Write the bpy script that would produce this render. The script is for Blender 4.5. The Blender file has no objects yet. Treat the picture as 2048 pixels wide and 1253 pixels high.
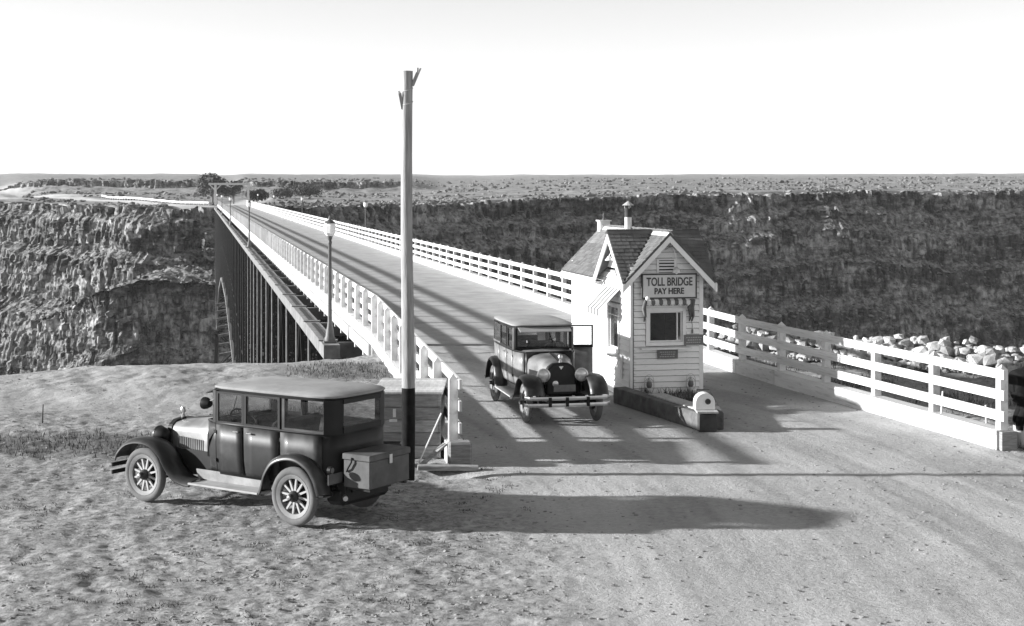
import bpy, bmesh, math, random
import numpy as np
from mathutils import Vector, Matrix
R = math.radians
random.seed(7)
S = bpy.context.scene
COL = S.collection

# ------------------------------------------------------------------ camera, sky, sun, exposure
EYE = 4.6
FPX = 3000.0            # focal length in photograph pixels (2048 wide)
cam_d = bpy.data.cameras.new('camera')
cam = bpy.data.objects.new('camera', cam_d); COL.objects.link(cam)
cam.location = (0, 0, EYE); cam.rotation_euler = (R(90), 0, 0)
cam_d.sensor_width = 36; cam_d.lens = FPX / 2048 * 36
cam_d.shift_y = -(626.5 - 380) / 2048
cam_d.clip_start = 0.5; cam_d.clip_end = 30000
S.camera = cam

SUN_EL = 15.3           # low sun straight from the left
w = bpy.data.worlds.new('World'); S.world = w; w.use_nodes = True
nt = w.node_tree; bg = nt.nodes['Background']
sky = nt.nodes.new('ShaderNodeTexSky'); sky.sky_type = 'NISHITA'; sky.sun_disc = False
sky.sun_elevation = R(SUN_EL); sky.sun_rotation = R(-90)
sky.air_density = 1.0; sky.dust_density = 0.0; sky.ozone_density = 1.0
bw = nt.nodes.new('ShaderNodeRGBToBW')          # black and white film
nt.links.new(sky.outputs[0], bw.inputs[0]); nt.links.new(bw.outputs[0], bg.inputs[0])
bg.inputs[1].default_value = 0.079
sd = bpy.data.lights.new('sun', 'SUN'); sd.energy = 4.2; sd.angle = R(1.4); sd.color = (1, 1, 1)
sun = bpy.data.objects.new('sun', sd); COL.objects.link(sun)
to_sun = Vector((-math.cos(R(SUN_EL)), 0.0, math.sin(R(SUN_EL))))
sun.rotation_euler = to_sun.to_track_quat('Z', 'Y').to_euler()
S.view_settings.view_transform = 'Standard'; S.view_settings.look = 'None'
S.view_settings.gamma = 1; S.view_settings.use_curve_mapping = False
S.view_settings.exposure = 1.45
S.cycles.transparent_max_bounces = 24

# ------------------------------------------------------------------ noise
def _h(ix, iy, seed):
    h = (ix.astype(np.int64) * 374761393 + iy.astype(np.int64) * 668265263 + seed * 974634721) & 0xffffffff
    h = ((h ^ (h >> 13)) * 1274126177) & 0xffffffff
    h = ((h ^ (h >> 15)) * 2246822519) & 0xffffffff
    return ((h ^ (h >> 16)) & 0xffff) / 65535.0
def cell(x, y, seed=0):
    return _h(np.floor(x), np.floor(y), seed)
def vnoise(x, y, seed=0):
    x = np.asarray(x, float); y = np.asarray(y, float)
    ix = np.floor(x); iy = np.floor(y); fx = x - ix; fy = y - iy
    fx = fx * fx * (3 - 2 * fx); fy = fy * fy * (3 - 2 * fy)
    a = _h(ix, iy, seed); b = _h(ix + 1, iy, seed); c = _h(ix, iy + 1, seed); d = _h(ix + 1, iy + 1, seed)
    return (a + (b - a) * fx) * (1 - fy) + (c + (d - c) * fx) * fy
def fbm(x, y, seed=0, octv=4, gain=0.5):
    x = np.asarray(x, float); y = np.asarray(y, float)
    t = 0; a = 1; n = 0
    for i in range(octv):
        t = t + a * (vnoise(x, y, seed + i * 17) * 2 - 1); n += a
        x = x * 2.03 + 13.1; y = y * 2.03 + 7.7; a *= gain
    return t / n
def sstep(a, b, x):
    t = np.clip((np.asarray(x, float) - a) / (b - a), 0, 1); return t * t * (3 - 2 * t)

# ------------------------------------------------------------------ materials (greys: the photograph is black and white)
MATS = {}
def mat(name, lo, hi=None, scale=6, rough=0.85, bump=0.0, bscale=40, bdist=0.02, stretch=(1, 1, 1), metallic=0.0,
        detail=6, coat=0.0, contrast=(0.3, 0.7), spec=0.5, second=None, coords='Object', rnd=0.0):
    if name in MATS: return MATS[name]
    hi = lo if hi is None else hi
    m = bpy.data.materials.new(name); m.use_nodes = True; t = m.node_tree; N = t.nodes; L = t.links
    b = N['Principled BSDF']; b.inputs['Roughness'].default_value = rough; b.inputs['Metallic'].default_value = metallic
    b.inputs['Specular IOR Level'].default_value = spec
    if coat: b.inputs['Coat Weight'].default_value = coat; b.inputs['Coat Roughness'].default_value = 0.12
    tc = N.new('ShaderNodeTexCoord'); mp = N.new('ShaderNodeMapping'); mp.inputs['Scale'].default_value = stretch
    L.new(tc.outputs[coords], mp.inputs[0])
    n = N.new('ShaderNodeTexNoise'); n.inputs['Scale'].default_value = scale; n.inputs['Detail'].default_value = detail
    n.inputs['Roughness'].default_value = 0.6
    L.new(mp.outputs[0], n.inputs['Vector'])
    r = N.new('ShaderNodeValToRGB'); e = r.color_ramp.elements
    e[0].position = contrast[0]; e[0].color = (lo, lo, lo, 1); e[1].position = contrast[1]; e[1].color = (hi, hi, hi, 1)
    L.new(n.outputs['Fac'], r.inputs[0]); out = r.outputs[0]
    if second:                        # (scale, value, lo position, hi position) patches of another tone
        n2 = N.new('ShaderNodeTexNoise'); n2.inputs['Scale'].default_value = second[0]; n2.inputs['Detail'].default_value = 4
        L.new(mp.outputs[0], n2.inputs['Vector'])
        r2 = N.new('ShaderNodeValToRGB'); r2.color_ramp.elements[0].position = second[2]; r2.color_ramp.elements[1].position = second[3]
        L.new(n2.outputs['Fac'], r2.inputs[0])
        mx = N.new('ShaderNodeMixRGB'); L.new(r2.outputs[0], mx.inputs[0]); L.new(out, mx.inputs[1])
        mx.inputs[2].default_value = (second[1],) * 3 + (1,); out = mx.outputs[0]
    if rnd:                           # every separate piece a little lighter or darker than the next
        oi = N.new('ShaderNodeObjectInfo'); mr = N.new('ShaderNodeMapRange'); mr.inputs[3].default_value = 1 - rnd; mr.inputs[4].default_value = 1 + rnd * 0.4
        L.new(oi.outputs['Random'], mr.inputs[0]); mu = N.new('ShaderNodeMixRGB'); mu.blend_type = 'MULTIPLY'; mu.inputs[0].default_value = 1
        L.new(out, mu.inputs[1]); L.new(mr.outputs[0], mu.inputs[2]); out = mu.outputs[0]
    L.new(out, b.inputs['Base Color'])
    if bump:
        n3 = N.new('ShaderNodeTexNoise'); n3.inputs['Scale'].default_value = bscale; n3.inputs['Detail'].default_value = 5
        L.new(mp.outputs[0], n3.inputs['Vector'])
        bp = N.new('ShaderNodeBump'); bp.inputs['Strength'].default_value = bump; bp.inputs['Distance'].default_value = bdist
        L.new(n3.outputs['Fac'], bp.inputs['Height']); L.new(bp.outputs[0], b.inputs['Normal'])
    MATS[name] = m; return m

mat('white_paint', 0.60, 0.78, 3, 0.6, 0.25, 60, 0.006, second=(7, 0.36, 0.55, 0.78), rnd=0.22)
mat('white_wall', 0.78, 0.86, 4, 0.6, 0.2, 90, 0.004, stretch=(1, 1, 3), second=(11, 0.46, 0.6, 0.82), rnd=0.09)
mat('trim_white', 0.70, 0.80, 5, 0.55, 0.1, 60, 0.003)
mat('raw_timber', 0.16, 0.34, 5, 0.85, 0.5, 40, 0.01, stretch=(1, 1, 6), rnd=0.35)
mat('pale_timber', 0.38, 0.58, 4, 0.8, 0.4, 30, 0.008, stretch=(6, 1, 1), rnd=0.25)
mat('dark_timber', 0.02, 0.06, 5, 0.85, 0.4, 40, 0.01)
mat('pole_wood', 0.15, 0.40, 7, 0.85, 0.5, 30, 0.012, stretch=(3, 3, 0.25), contrast=(0.25, 0.75))
mat('tar', 0.008, 0.02, 8, 0.9, 0.4, 40, 0.006, spec=0.1)
mat('shingle', 0.10, 0.19, 3, 0.9, 0.5, 60, 0.006, second=(2, 0.23, 0.55, 0.8), rnd=0.35)
mat('shingle_underlay', 0.06, 0.10, 5)
mat('dark_steel', 0.008, 0.022, 3, 0.7, 0.2, 30, 0.006, spec=0.3)
mat('chord_steel', 0.10, 0.22, 2.5, 0.75, 0.2, 30, 0.006, second=(1.2, 0.10, 0.5, 0.75))
mat('post_steel', 0.10, 0.22, 3, 0.7)
mat('mid_steel', 0.012, 0.035, 3, 0.7, spec=0.3)
mat('lamp_iron', 0.06, 0.11, 5, 0.6)
mat('globe_glass', 0.78, 0.82, 3, 0.25)
mat('concrete', 0.26, 0.40, 1.2, 0.9, 0.35, 25, 0.01, second=(0.5, 0.22, 0.52, 0.8))
mat('concrete_dark', 0.18, 0.28, 2, 0.9, 0.4, 20, 0.02)
mat('stone', 0.34, 0.62, 3, 0.9, 0.6, 14, 0.04, second=(2.4, 0.26, 0.5, 0.75), rnd=0.5)
mat('boulder', 0.05, 0.26, 0.3, 0.95, spec=0.1, contrast=(0.38, 0.62))
mat('sign_board', 0.52, 0.60, 3, 0.6)
mat('ink', 0.03, 0.05, 5, 0.6)
mat('plate_dark', 0.10, 0.16, 10, 0.5)
mat('plate_text', 0.30, 0.36, 10, 0.5)
mat('interior', 0.02, 0.035, 4, 0.9)
mat('awning_pale', 0.55, 0.66, 6, 0.9)
mat('awning_dark', 0.09, 0.14, 6, 0.9)
mat('galvanised', 0.45, 0.62, 5, 0.45, 0.1, 20, 0.004, metallic=0.3)
mat('soot_and_shade', 0.02, 0.05, 5, 0.8)
mat('car_paint', 0.006, 0.024, 3, 0.5, 0.06, 25, 0.004, coat=0.10, second=(2.5, 0.075, 0.48, 0.8), spec=0.35)
mat('car_dusty', 0.07, 0.18, 3, 0.42, 0.05, 25, 0.004, coat=0.2, second=(2.2, 0.32, 0.45, 0.8))
mat('car_black', 0.005, 0.013, 4, 0.55, coat=0.05, spec=0.25)
mat('fender_black', 0.012, 0.03, 4, 0.42, coat=0.12, second=(3, 0.08, 0.5, 0.85), spec=0.35)
mat('roof_cloth', 0.20, 0.31, 3, 0.8, 0.2, 60, 0.004, second=(2, 0.28, 0.5, 0.8))
mat('tyre', 0.08, 0.15, 4, 0.9, 0.4, 60, 0.006, second=(3, 0.09, 0.5, 0.8))
mat('tyre_dark', 0.05, 0.30, 2, 0.9, 0.4, 60, 0.006)
mat('spoke_wood', 0.26, 0.38, 5, 0.6)
mat('nickel', 0.42, 0.55, 5, 0.3, metallic=0.9)
mat('felloe', 0.13, 0.22, 5, 0.7)
mat('island_timber', 0.06, 0.15, 5, 0.85, 0.4, 40, 0.01)  # dark base colour carries the car's shadow lying on the island beams
mat('lens', 0.5, 0.62, 22, 0.12, metallic=0.35)
mat('upholstery', 0.03, 0.06, 8, 0.9)
mat('board_dusty', 0.22, 0.38, 5, 0.8, 0.3, 40, 0.006)
mat('trunk_box', 0.04, 0.09, 4, 0.7, 0.3, 30, 0.006)
mat('cow_black', 0.012, 0.03, 6, 0.6, 0.3, 60, 0.004)
mat('cow_white', 0.45, 0.6, 6, 0.7)
mat('bark', 0.10, 0.2, 6, 0.9, 0.5, 20, 0.03)
mat('leaf', 0.05, 0.12, 1.2, 0.8, spec=0.2)
mat('sage', 0.10, 0.20, 0.05, 0.95, spec=0.1, contrast=(0.4, 0.6))
mat('dry_grass', 0.10, 0.34, 0.9, 0.9, spec=0.1, contrast=(0.35, 0.65))
mat('weed', 0.05, 0.13, 2, 0.9, spec=0.1)
mat('pebble', 0.12, 0.30, 1.7, 0.9)
mat('river', 0.05, 0.06, 0.05, 0.15)

def glass_mat():
    m = bpy.data.materials.new('window_glass'); m.use_nodes = True; t = m.node_tree; N = t.nodes; L = t.links
    for n in list(N): N.remove(n)
    o = N.new('ShaderNodeOutputMaterial'); mx = N.new('ShaderNodeMixShader'); tr = N.new('ShaderNodeBsdfTransparent')
    gl = N.new('ShaderNodeBsdfGlossy'); lw = N.new('ShaderNodeLayerWeight'); lw.inputs[0].default_value = 0.5; pw = N.new('ShaderNodeMath'); pw.operation = 'POWER'; pw.inputs[1].default_value = 4
    fr = N.new('ShaderNodeMath'); fr.operation = 'MULTIPLY_ADD'; fr.inputs[1].default_value = 0.8; fr.inputs[2].default_value = 0.05; L.new(lw.outputs['Facing'], pw.inputs[0]); L.new(pw.outputs[0], fr.inputs[0])
    tr.inputs[0].default_value = (0.82, 0.82, 0.82, 1); gl.inputs['Roughness'].default_value = 0.03
    L.new(fr.outputs[0], mx.inputs[0]); L.new(tr.outputs[0], mx.inputs[1]); L.new(gl.outputs[0], mx.inputs[2]); L.new(mx.outputs[0], o.inputs[0])
    MATS['window_glass'] = m
glass_mat()

# ------------------------------------------------------------------ mesh helpers
class MB:
    def __init__(s): s.v = []; s.f = []
    def add(s, vs, fs):
        o = len(s.v); s.v += [tuple(p) for p in vs]; s.f += [tuple(i + o for i in f) for f in fs]; return s
    def bx(s, x0, x1, y0, y1, z0, z1):
        return s.add([(x0, y0, z0), (x1, y0, z0), (x1, y1, z0), (x0, y1, z0), (x0, y0, z1), (x1, y0, z1), (x1, y1, z1), (x0, y1, z1)],
                     [(0, 3, 2, 1), (4, 5, 6, 7), (0, 1, 5, 4), (1, 2, 6, 5), (2, 3, 7, 6), (3, 0, 4, 7)])
    def beam(s, p0, p1, w, h, up=(0, 0, 1)):
        p0 = Vector(p0); p1 = Vector(p1); d = (p1 - p0).normalized(); u = Vector(up)
        if abs(d.dot(u)) > 0.99: u = Vector((0, 1, 0))
        r = d.cross(u).normalized(); u = r.cross(d).normalized(); vs = []
        for p in (p0, p1):
            for a, b in ((-1, -1), (1, -1), (1, 1), (-1, 1)): vs.append(p + r * (a * w / 2) + u * (b * h / 2))
        return s.add(vs, [(0, 1, 2, 3), (7, 6, 5, 4), (0, 4, 5, 1), (1, 5, 6, 2), (2, 6, 7, 3), (3, 7, 4, 0)])
    def tube(s, path, rad, n=8, caps=True):
        P = [Vector(p) for p in path]; rad = rad if isinstance(rad, (list, tuple)) else [rad] * len(P)
        rings = []; prev = None
        for i, p in enumerate(P):
            d = (P[min(i + 1, len(P) - 1)] - P[max(i - 1, 0)]).normalized()
            a = prev if prev is not None else (Vector((0, 0, 1)) if abs(d.z) < 0.9 else Vector((1, 0, 0)))
            r = (a - d * a.dot(d)).normalized(); prev = r; q = d.cross(r)
            rings.append([p + (r * math.cos(2 * math.pi * k / n) + q * math.sin(2 * math.pi * k / n)) * rad[i] for k in range(n)])
        return s.loft(rings, True, caps)
    def loft(s, rings, closed=True, caps=False, skip=()):
        n = len(rings[0]); vs = [p for r in rings for p in r]; fs = []
        for i in range(len(rings) - 1):
            for k in range(n if closed else n - 1):
                if (i, k) in skip: continue
                k2 = (k + 1) % n
                fs.append((i * n + k, i * n + k2, (i + 1) * n + k2, (i + 1) * n + k))
        if caps: fs.append(tuple(reversed(range(n)))); fs.append(tuple((len(rings) - 1) * n + k for k in range(n)))
        return s.add(vs, fs)
    def lathe(s, prof, n=16, o=(0, 0, 0), axis='z', caps=True):
        rings = []
        for r, z in prof:
            ring = []
            for k in range(n):
                a = 2 * math.pi * k / n; c, d = r * math.cos(a), r * math.sin(a)
                ring.append({'z': (o[0] + c, o[1] + d, o[2] + z), 'y': (o[0] + d, o[1] + z, o[2] + c), 'x': (o[0] + z, o[1] + c, o[2] + d)}[axis])
            rings.append(ring)
        return s.loft(rings, True, caps)
    def prism(s, poly, a0, a1, axis='y'):
        def P(p, a): return {'y': (p[0], a, p[1]), 'x': (a, p[0], p[1]), 'z': (p[0], p[1], a)}[axis]
        n = len(poly)
        return s.add([P(p, a0) for p in poly] + [P(p, a1) for p in poly],
                     [tuple(range(n)), tuple(range(2 * n - 1, n - 1, -1))] + [(k, n + k, n + (k + 1) % n, (k + 1) % n) for k in range(n)])
    def mesh(s, name, smooth=None, fix=True):
        me = bpy.data.meshes.new(name); me.from_pydata(s.v, [], s.f)
        if fix:
            b = bmesh.new(); b.from_mesh(me); bmesh.ops.recalc_face_normals(b, faces=b.faces); b.to_mesh(me); b.free()
        if smooth is not None:
            me.polygons.foreach_set('use_smooth', [True] * len(me.polygons)); me.set_sharp_from_angle(angle=R(smooth))
        return me

def link(name, me, m, parent=None, loc=None, rot=None, scale=None):
    o = bpy.data.objects.new(name, me); COL.objects.link(o)
    if m and me is not None and not me.materials: me.materials.append(MATS[m] if isinstance(m, str) else m)
    if parent: o.parent = parent
    if loc is not None: o.location = loc
    if rot is not None: o.rotation_euler = rot
    if scale is not None: o.scale = scale
    return o
def part(name, mb, m, parent, smooth=None, bevel=0, **k):
    o = link(name, mb.mesh(name, smooth), m, parent, **k)
    if bevel:
        b = o.modifiers.new('bevel', 'BEVEL'); b.width = bevel; b.segments = 1; b.limit_method = 'ANGLE'
    return o
def tag(o, label, cat, group=None):
    o['label'] = label; o['category'] = cat
    if group: o['group'] = group
    return o
def thing(name, label, cat, loc=(0, 0, 0), rotz=0, group=None):
    o = bpy.data.objects.new(name, None); COL.objects.link(o); o.empty_display_size = 0.2
    o.location = loc; o.rotation_euler = (0, 0, rotz); return tag(o, label, cat, group)
def structure(o): o['kind'] = 'structure'; return o
def stuff(o, label=None, cat=None):
    o['kind'] = 'stuff'
    if label: o['label'] = label; o['category'] = cat
    return o
def np_mesh(name, V, F, smooth=True):
    me = bpy.data.meshes.new(name); V = np.asarray(V, np.float32); F = np.asarray(F, np.int32)
    k = F.shape[1]
    me.vertices.add(len(V)); me.vertices.foreach_set('co', V.ravel())
    me.loops.add(F.size); me.loops.foreach_set('vertex_index', F.ravel())
    me.polygons.add(len(F)); me.polygons.foreach_set('loop_start', np.arange(0, F.size, k, dtype=np.int32))
    me.polygons.foreach_set('loop_total', np.full(len(F), k, np.int32))
    me.polygons.foreach_set('use_smooth', np.full(len(F), smooth)); me.update(calc_edges=True); return me
def grid_faces(nr, nc):
    i = np.arange(nr - 1)[:, None] * nc + np.arange(nc - 1)[None, :]
    return np.stack([i, i + 1, i + nc + 1, i + nc], -1).reshape(-1, 4)
def vattr(me, name, vals):
    a = me.attributes.new(name, 'FLOAT', 'POINT'); a.data.foreach_set('value', np.asarray(vals, np.float32).ravel())

# ------------------------------------------------------------------ terrain
SL = -0.208                                   # the bridge runs away to the left: X = l + SL * Y
def LX(l, Y): return l + SL * Y
L_LEFT, L_RIGHT = 5.2, 13.8
BR0, BR1 = 44.7, 447.0
RIM_X = [-260, -60, -25, -12.7, -10, -8.2, -6.2, -4.5, -3.9, -2.8, 4, 5.6, 9, 13, 18, 40, 260]
RIM_Y = [28, 33, 36, 37.4, 38.9, 39.4, 40.4, 41.6, 42.6, 46.5, 47, 45.6, 42.9, 39.9, 36.8, 33, 28]
def rim(X): return np.interp(X, RIM_X, RIM_Y)
def road_left(Y): return np.interp(Y, [-60, 10, 16, 21, 24.6, 25.3, 44.7, 60], [-12, 1.5, 0.6, -0.2, -1.0, -1.1, -4.1, -7.3])
def road_right(Y): return np.interp(Y, [-60, 10, 26.6, 37.5, 57.5], [12, 11, 8.7, 5.7, 1.9])
def ground_fields(X, Y):
    ln = fbm(X * 0.5, Y * 0.5, 3, 3) * 0.7
    wl = np.interp(Y, [10, 22, 25, 26], [2.2, 1.2, 0.25, 0.15])
    road = sstep(-wl, wl, X - road_left(Y) + ln * wl) * sstep(-0.25, 0.25, road_right(Y) - X)
    road = np.maximum(road, 0.7 * sstep(28.8, 31.5, Y + 1.5 * ln) * sstep(-3.2, -5.5, X + ln))
    n1 = fbm(X / 0.9, Y / 0.9, 11, 4); n2 = fbm(X / 0.15, Y / 0.20, 23, 3); n3 = fbm(X / 4.0, Y / 4.0, 5, 3)
    rut = fbm((X * 0.9 + Y * 0.35) / 0.30, (Y * 0.9 - X * 0.35) / 1.3, 71, 3)
    tu = X + 0.25 * (Y - 27) + 0.012 * (Y - 27) ** 2
    track = fbm(tu / 0.30, Y / 11.0, 81, 3)
    rough = 0.022 * n1 + 0.026 * n2 + 0.03 * n3 + 0.024 * rut
    smooth = 0.006 * n2 + 0.006 * n1 + 0.01 * n3 + 0.012 * track
    z = rough * (1 - road) + smooth * road
    z = z - 0.42 * np.exp(-((X + 1.50) / 0.75) ** 2 - ((Y - 24.2) / 0.30) ** 2)        # ditch at the foot of the pole
    z = z + 0.30 * np.exp(-((X + 8.5) / 4.5) ** 2 - ((Y - 35.5) / 3.5) ** 2) * (0.8 + 0.4 * n1)
    z = z + 0.20 * np.exp(-((X + 12) / 3.5) ** 2 - ((Y - 29.5) / 1.3) ** 2)
    z = z + 0.06 * np.exp(-((X + 1.0) / 1.2) ** 2 - ((Y - 23.5) / 0.25) ** 2)
    lane = sstep(-0.3, 0.3, X - (5.3 + SL * Y)) * sstep(-0.3, 0.3, (13.9 + SL * Y) - X) * sstep(44.2, 45.0, Y)
    z = z - 0.5 * lane
    out = sstep(0.0, 0.5, X - road_right(Y) - 0.35)
    z = z - 0.14 * out + out * 0.05 * n1
    grass = 0.8 * np.exp(-(((X + 8.5) / 3.8) ** 4) - ((Y - 26.9 - 0.5 * n1) / 1.15) ** 4)
    grass = np.maximum(grass, 0.75 * np.exp(-((X + 4.0) / 1.6) ** 4 - ((Y - 37.5) / 2.0) ** 4))
    grass = np.maximum(grass, 0.7 * np.exp(-((X + 4.6) / 1.3) ** 4 - ((Y - 30.5) / 1.2) ** 4))
    grass = np.maximum(grass, out * (0.08 + 0.5 * sstep(0.0, 0.4, n3)))
    return z, road, np.clip(grass + 0.25 * n1 * grass, 0, 1)
def ground_z(x, y): return float(ground_fields(np.array([x]), np.array([y]))[0][0])

def ground_material():
    m = bpy.data.materials.new('dirt'); m.use_nodes = True; t = m.node_tree; N = t.nodes; L = t.links
    b = N['Principled BSDF']; b.inputs['Roughness'].default_value = 0.95; b.inputs['Specular IOR Level'].default_value = 0.15
    g = N.new('ShaderNodeNewGeometry')
    def noise(sc, det=6, ro=0.6):
        n = N.new('ShaderNodeTexNoise'); n.inputs['Scale'].default_value = sc; n.inputs['Detail'].default_value = det
        n.inputs['Roughness'].default_value = ro; L.new(g.outputs['Position'], n.inputs['Vector']); return n.outputs['Fac']
    def ramp(src, a, va, c, vc):
        r = N.new('ShaderNodeValToRGB'); e = r.color_ramp.elements
        e[0].position = a; e[0].color = (va,) * 3 + (1,); e[1].position = c; e[1].color = (vc,) * 3 + (1,); L.new(src, r.inputs[0]); return r.outputs[0]
    def mix(f, a, c):
        x = N.new('ShaderNodeMixRGB'); L.new(f, x.inputs[0]); L.new(a, x.inputs[1]); L.new(c, x.inputs[2]); return x.outputs[0]
    def attr(nm):
        a = N.new('ShaderNodeAttribute'); a.attribute_name = nm; return a.outputs['Fac']
    dirt = mix(ramp(noise(0.6, 4), 0.40, 0, 0.62, 1), ramp(noise(9, 10, 0.78), 0.38, 0.07, 0.60, 0.38), ramp(noise(6, 10, 0.78), 0.38, 0.11, 0.58, 0.44))
    road = mix(ramp(noise(0.35, 5), 0.42, 0, 0.6, 1), ramp(noise(9, 10, 0.75), 0.35, 0.28, 0.65, 0.44), ramp(noise(14, 10, 0.75), 0.35, 0.34, 0.65, 0.52))
    gr = ramp(noise(7, 8, 0.7), 0.35, 0.05, 0.66, 0.22)
    tk = N.new('ShaderNodeMixRGB'); tk.blend_type = 'MULTIPLY'; tk.inputs[0].default_value = 1; L.new(road, tk.inputs[1]); L.new(ramp(attr('track'), 0.15, 0.80, 0.6, 1.0), tk.inputs[2]); road = tk.outputs[0]
    c = mix(attr('road'), dirt, road); c = mix(attr('grass'), c, gr)
    L.new(c, b.inputs['Base Color'])
    bp = N.new('ShaderNodeBump'); bp.inputs['Strength'].default_value = 0.75; bp.inputs['Distance'].default_value = 0.03
    L.new(noise(16, 8, 0.7), bp.inputs['Height']); L.new(bp.outputs[0], b.inputs['Normal'])
    MATS['dirt'] = m
ground_material()

def build_ground():
    xs = np.concatenate([[-260, -180, -120, -80, -55, -40, -32, -27, -23, -20], np.arange(-18, -13.5, 0.35), np.arange(-13.5, 13.6, 0.048), np.arange(13.8, 18, 0.35),
                         [20, 23, 27, 32, 40, 55, 80, 120, 180, 260]])
    q = [-60, -40, -25, -15, -8, -3, 1, 4, 7, 9, 11, 12.5, 13.5]
    y = 14.3
    while y < 40: q.append(y); y += 0.030 + (y - 14) * 0.0022
    q = np.array(q + [40.0])
    X, Q = np.meshgrid(xs, q); rY = rim(X)
    Y = np.where(Q < 20, Q, 20 + (Q - 20) * (rY - 20) / 20.0)
    Y = Y + sstep(36, 40, Q) * 0.5 * fbm(X / 1.1, X * 0 + 3.3, 9, 3)
    z, road, gr = ground_fields(X, Y)
    near = sstep(10, 14, Y); z = z * near
    z = z - sstep(39.0, 40.0, Q) * 0.35
    rows = [(X, Y, z, road, gr)]
    for dy, dz in ((0.25, -0.5), (0.7, -1.8), (1.2, -5), (2.2, -11), (3.4, -20), (6, -34), (10, -50), (19, -72), (34, -96), (60, -118)):
        x = xs[None, :]; jit = 1 + 0.5 * fbm(x / 3.0, x * 0 + dz, 31, 3)
        rows.append((x, Y[-1:] + dy * jit, z[-1:] + dz + 0 * x, 0 * x, 0 * x + 0.4))
    A = [np.concatenate([r[i] for r in rows], 0) for i in range(5)]
    me = np_mesh('ground', np.stack([A[0], A[1], A[2]], -1).reshape(-1, 3), grid_faces(*A[0].shape))
    vattr(me, 'road', A[3]); vattr(me, 'grass', A[4])
    Xa, Ya = A[0] + 0 * A[1], A[1]; tu = Xa + 0.25 * (Ya - 27) + 0.012 * (Ya - 27) ** 2
    vattr(me, 'track', np.clip(0.5 + 0.9 * fbm(tu / 0.45, Ya / 12.0, 83, 4), 0, 1))
    structure(link('ground', me, 'dirt'))
build_ground()

# ---- rock of the canyon walls
def rock_material(name, lo, hi, sc):
    m = bpy.data.materials.new(name); m.use_nodes = True; t = m.node_tree; N = t.nodes; L = t.links
    b = N['Principled BSDF']; b.inputs['Roughness'].default_value = 0.95; b.inputs['Specular IOR Level'].default_value = 0.1
    g = N.new('ShaderNodeNewGeometry'); mp = N.new('ShaderNodeMapping'); mp.inputs['Scale'].default_value = (1, 1, 0.55)
    L.new(g.outputs['Position'], mp.inputs[0])
    def noise(s, src, det=8):
        n = N.new('ShaderNodeTexNoise'); n.inputs['Scale'].default_value = s; n.inputs['Detail'].default_value = det; n.inputs['Roughness'].default_value = 0.68
        L.new(src, n.inputs['Vector']); return n.outputs['Fac']
    r = N.new('ShaderNodeValToRGB'); e = r.color_ramp.elements
    e[0].position = 0.40; e[0].color = (lo,) * 3 + (1,); e[1].position = 0.62; e[1].color = (hi,) * 3 + (1,)
    L.new(noise(sc, mp.outputs[0]), r.inputs[0])
    r2 = N.new('ShaderNodeValToRGB'); e = r2.color_ramp.elements; e[0].position = 0.44; e[1].position = 0.56
    mp2 = N.new('ShaderNodeMapping'); mp2.inputs['Scale'].default_value = (0.6, 0.6, 2.0); L.new(g.outputs['Position'], mp2.inputs[0])
    L.new(noise(0.075, mp2.outputs[0], 9), r2.inputs[0])
    mx = N.new('ShaderNodeMixRGB'); L.new(r2.outputs[0], mx.inputs[0]); L.new(r.outputs[0], mx.inputs[1])
    mu = N.new('ShaderNodeMixRGB'); mu.blend_type = 'MULTIPLY'; mu.inputs[0].default_value = 1; L.new(r.outputs[0], mu.inputs[1]); mu.inputs[2].default_value = (0.26, 0.26, 0.26, 1)
    L.new(mu.outputs[0], mx.inputs[2])
    sz = N.new('ShaderNodeSeparateXYZ'); L.new(g.outputs['True Normal'], sz.inputs[0])          # brush and soil on the benches
    r3 = N.new('ShaderNodeValToRGB'); e = r3.color_ramp.elements; e[0].position = 0.42; e[1].position = 0.7; L.new(sz.outputs['Z'], r3.inputs[0])
    r4 = N.new('ShaderNodeValToRGB'); e = r4.color_ramp.elements; e[0].position = 0.40; e[0].color = (0.035,) * 3 + (1,); e[1].position = 0.62; e[1].color = (0.32,) * 3 + (1,)
    L.new(noise(0.5, g.outputs['Position'], 8), r4.inputs[0])
    m3 = N.new('ShaderNodeMixRGB'); L.new(r3.outputs[0], m3.inputs[0]); L.new(mx.outputs[0], m3.inputs[1]); L.new(r4.outputs[0], m3.inputs[2])
    L.new(m3.outputs[0], b.inputs['Base Color'])
    bp = N.new('ShaderNodeBump'); bp.inputs['Strength'].default_value = 0.5; bp.inputs['Distance'].default_value = 0.3
    L.new(noise(1.6, mp.outputs[0]), bp.inputs['Height']); L.new(bp.outputs[0], b.inputs['Normal'])
    MATS[name] = m
rock_material('basalt', 0.07, 0.44, 0.5)
rock_material('basalt_pale', 0.05, 0.35, 0.7)

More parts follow.
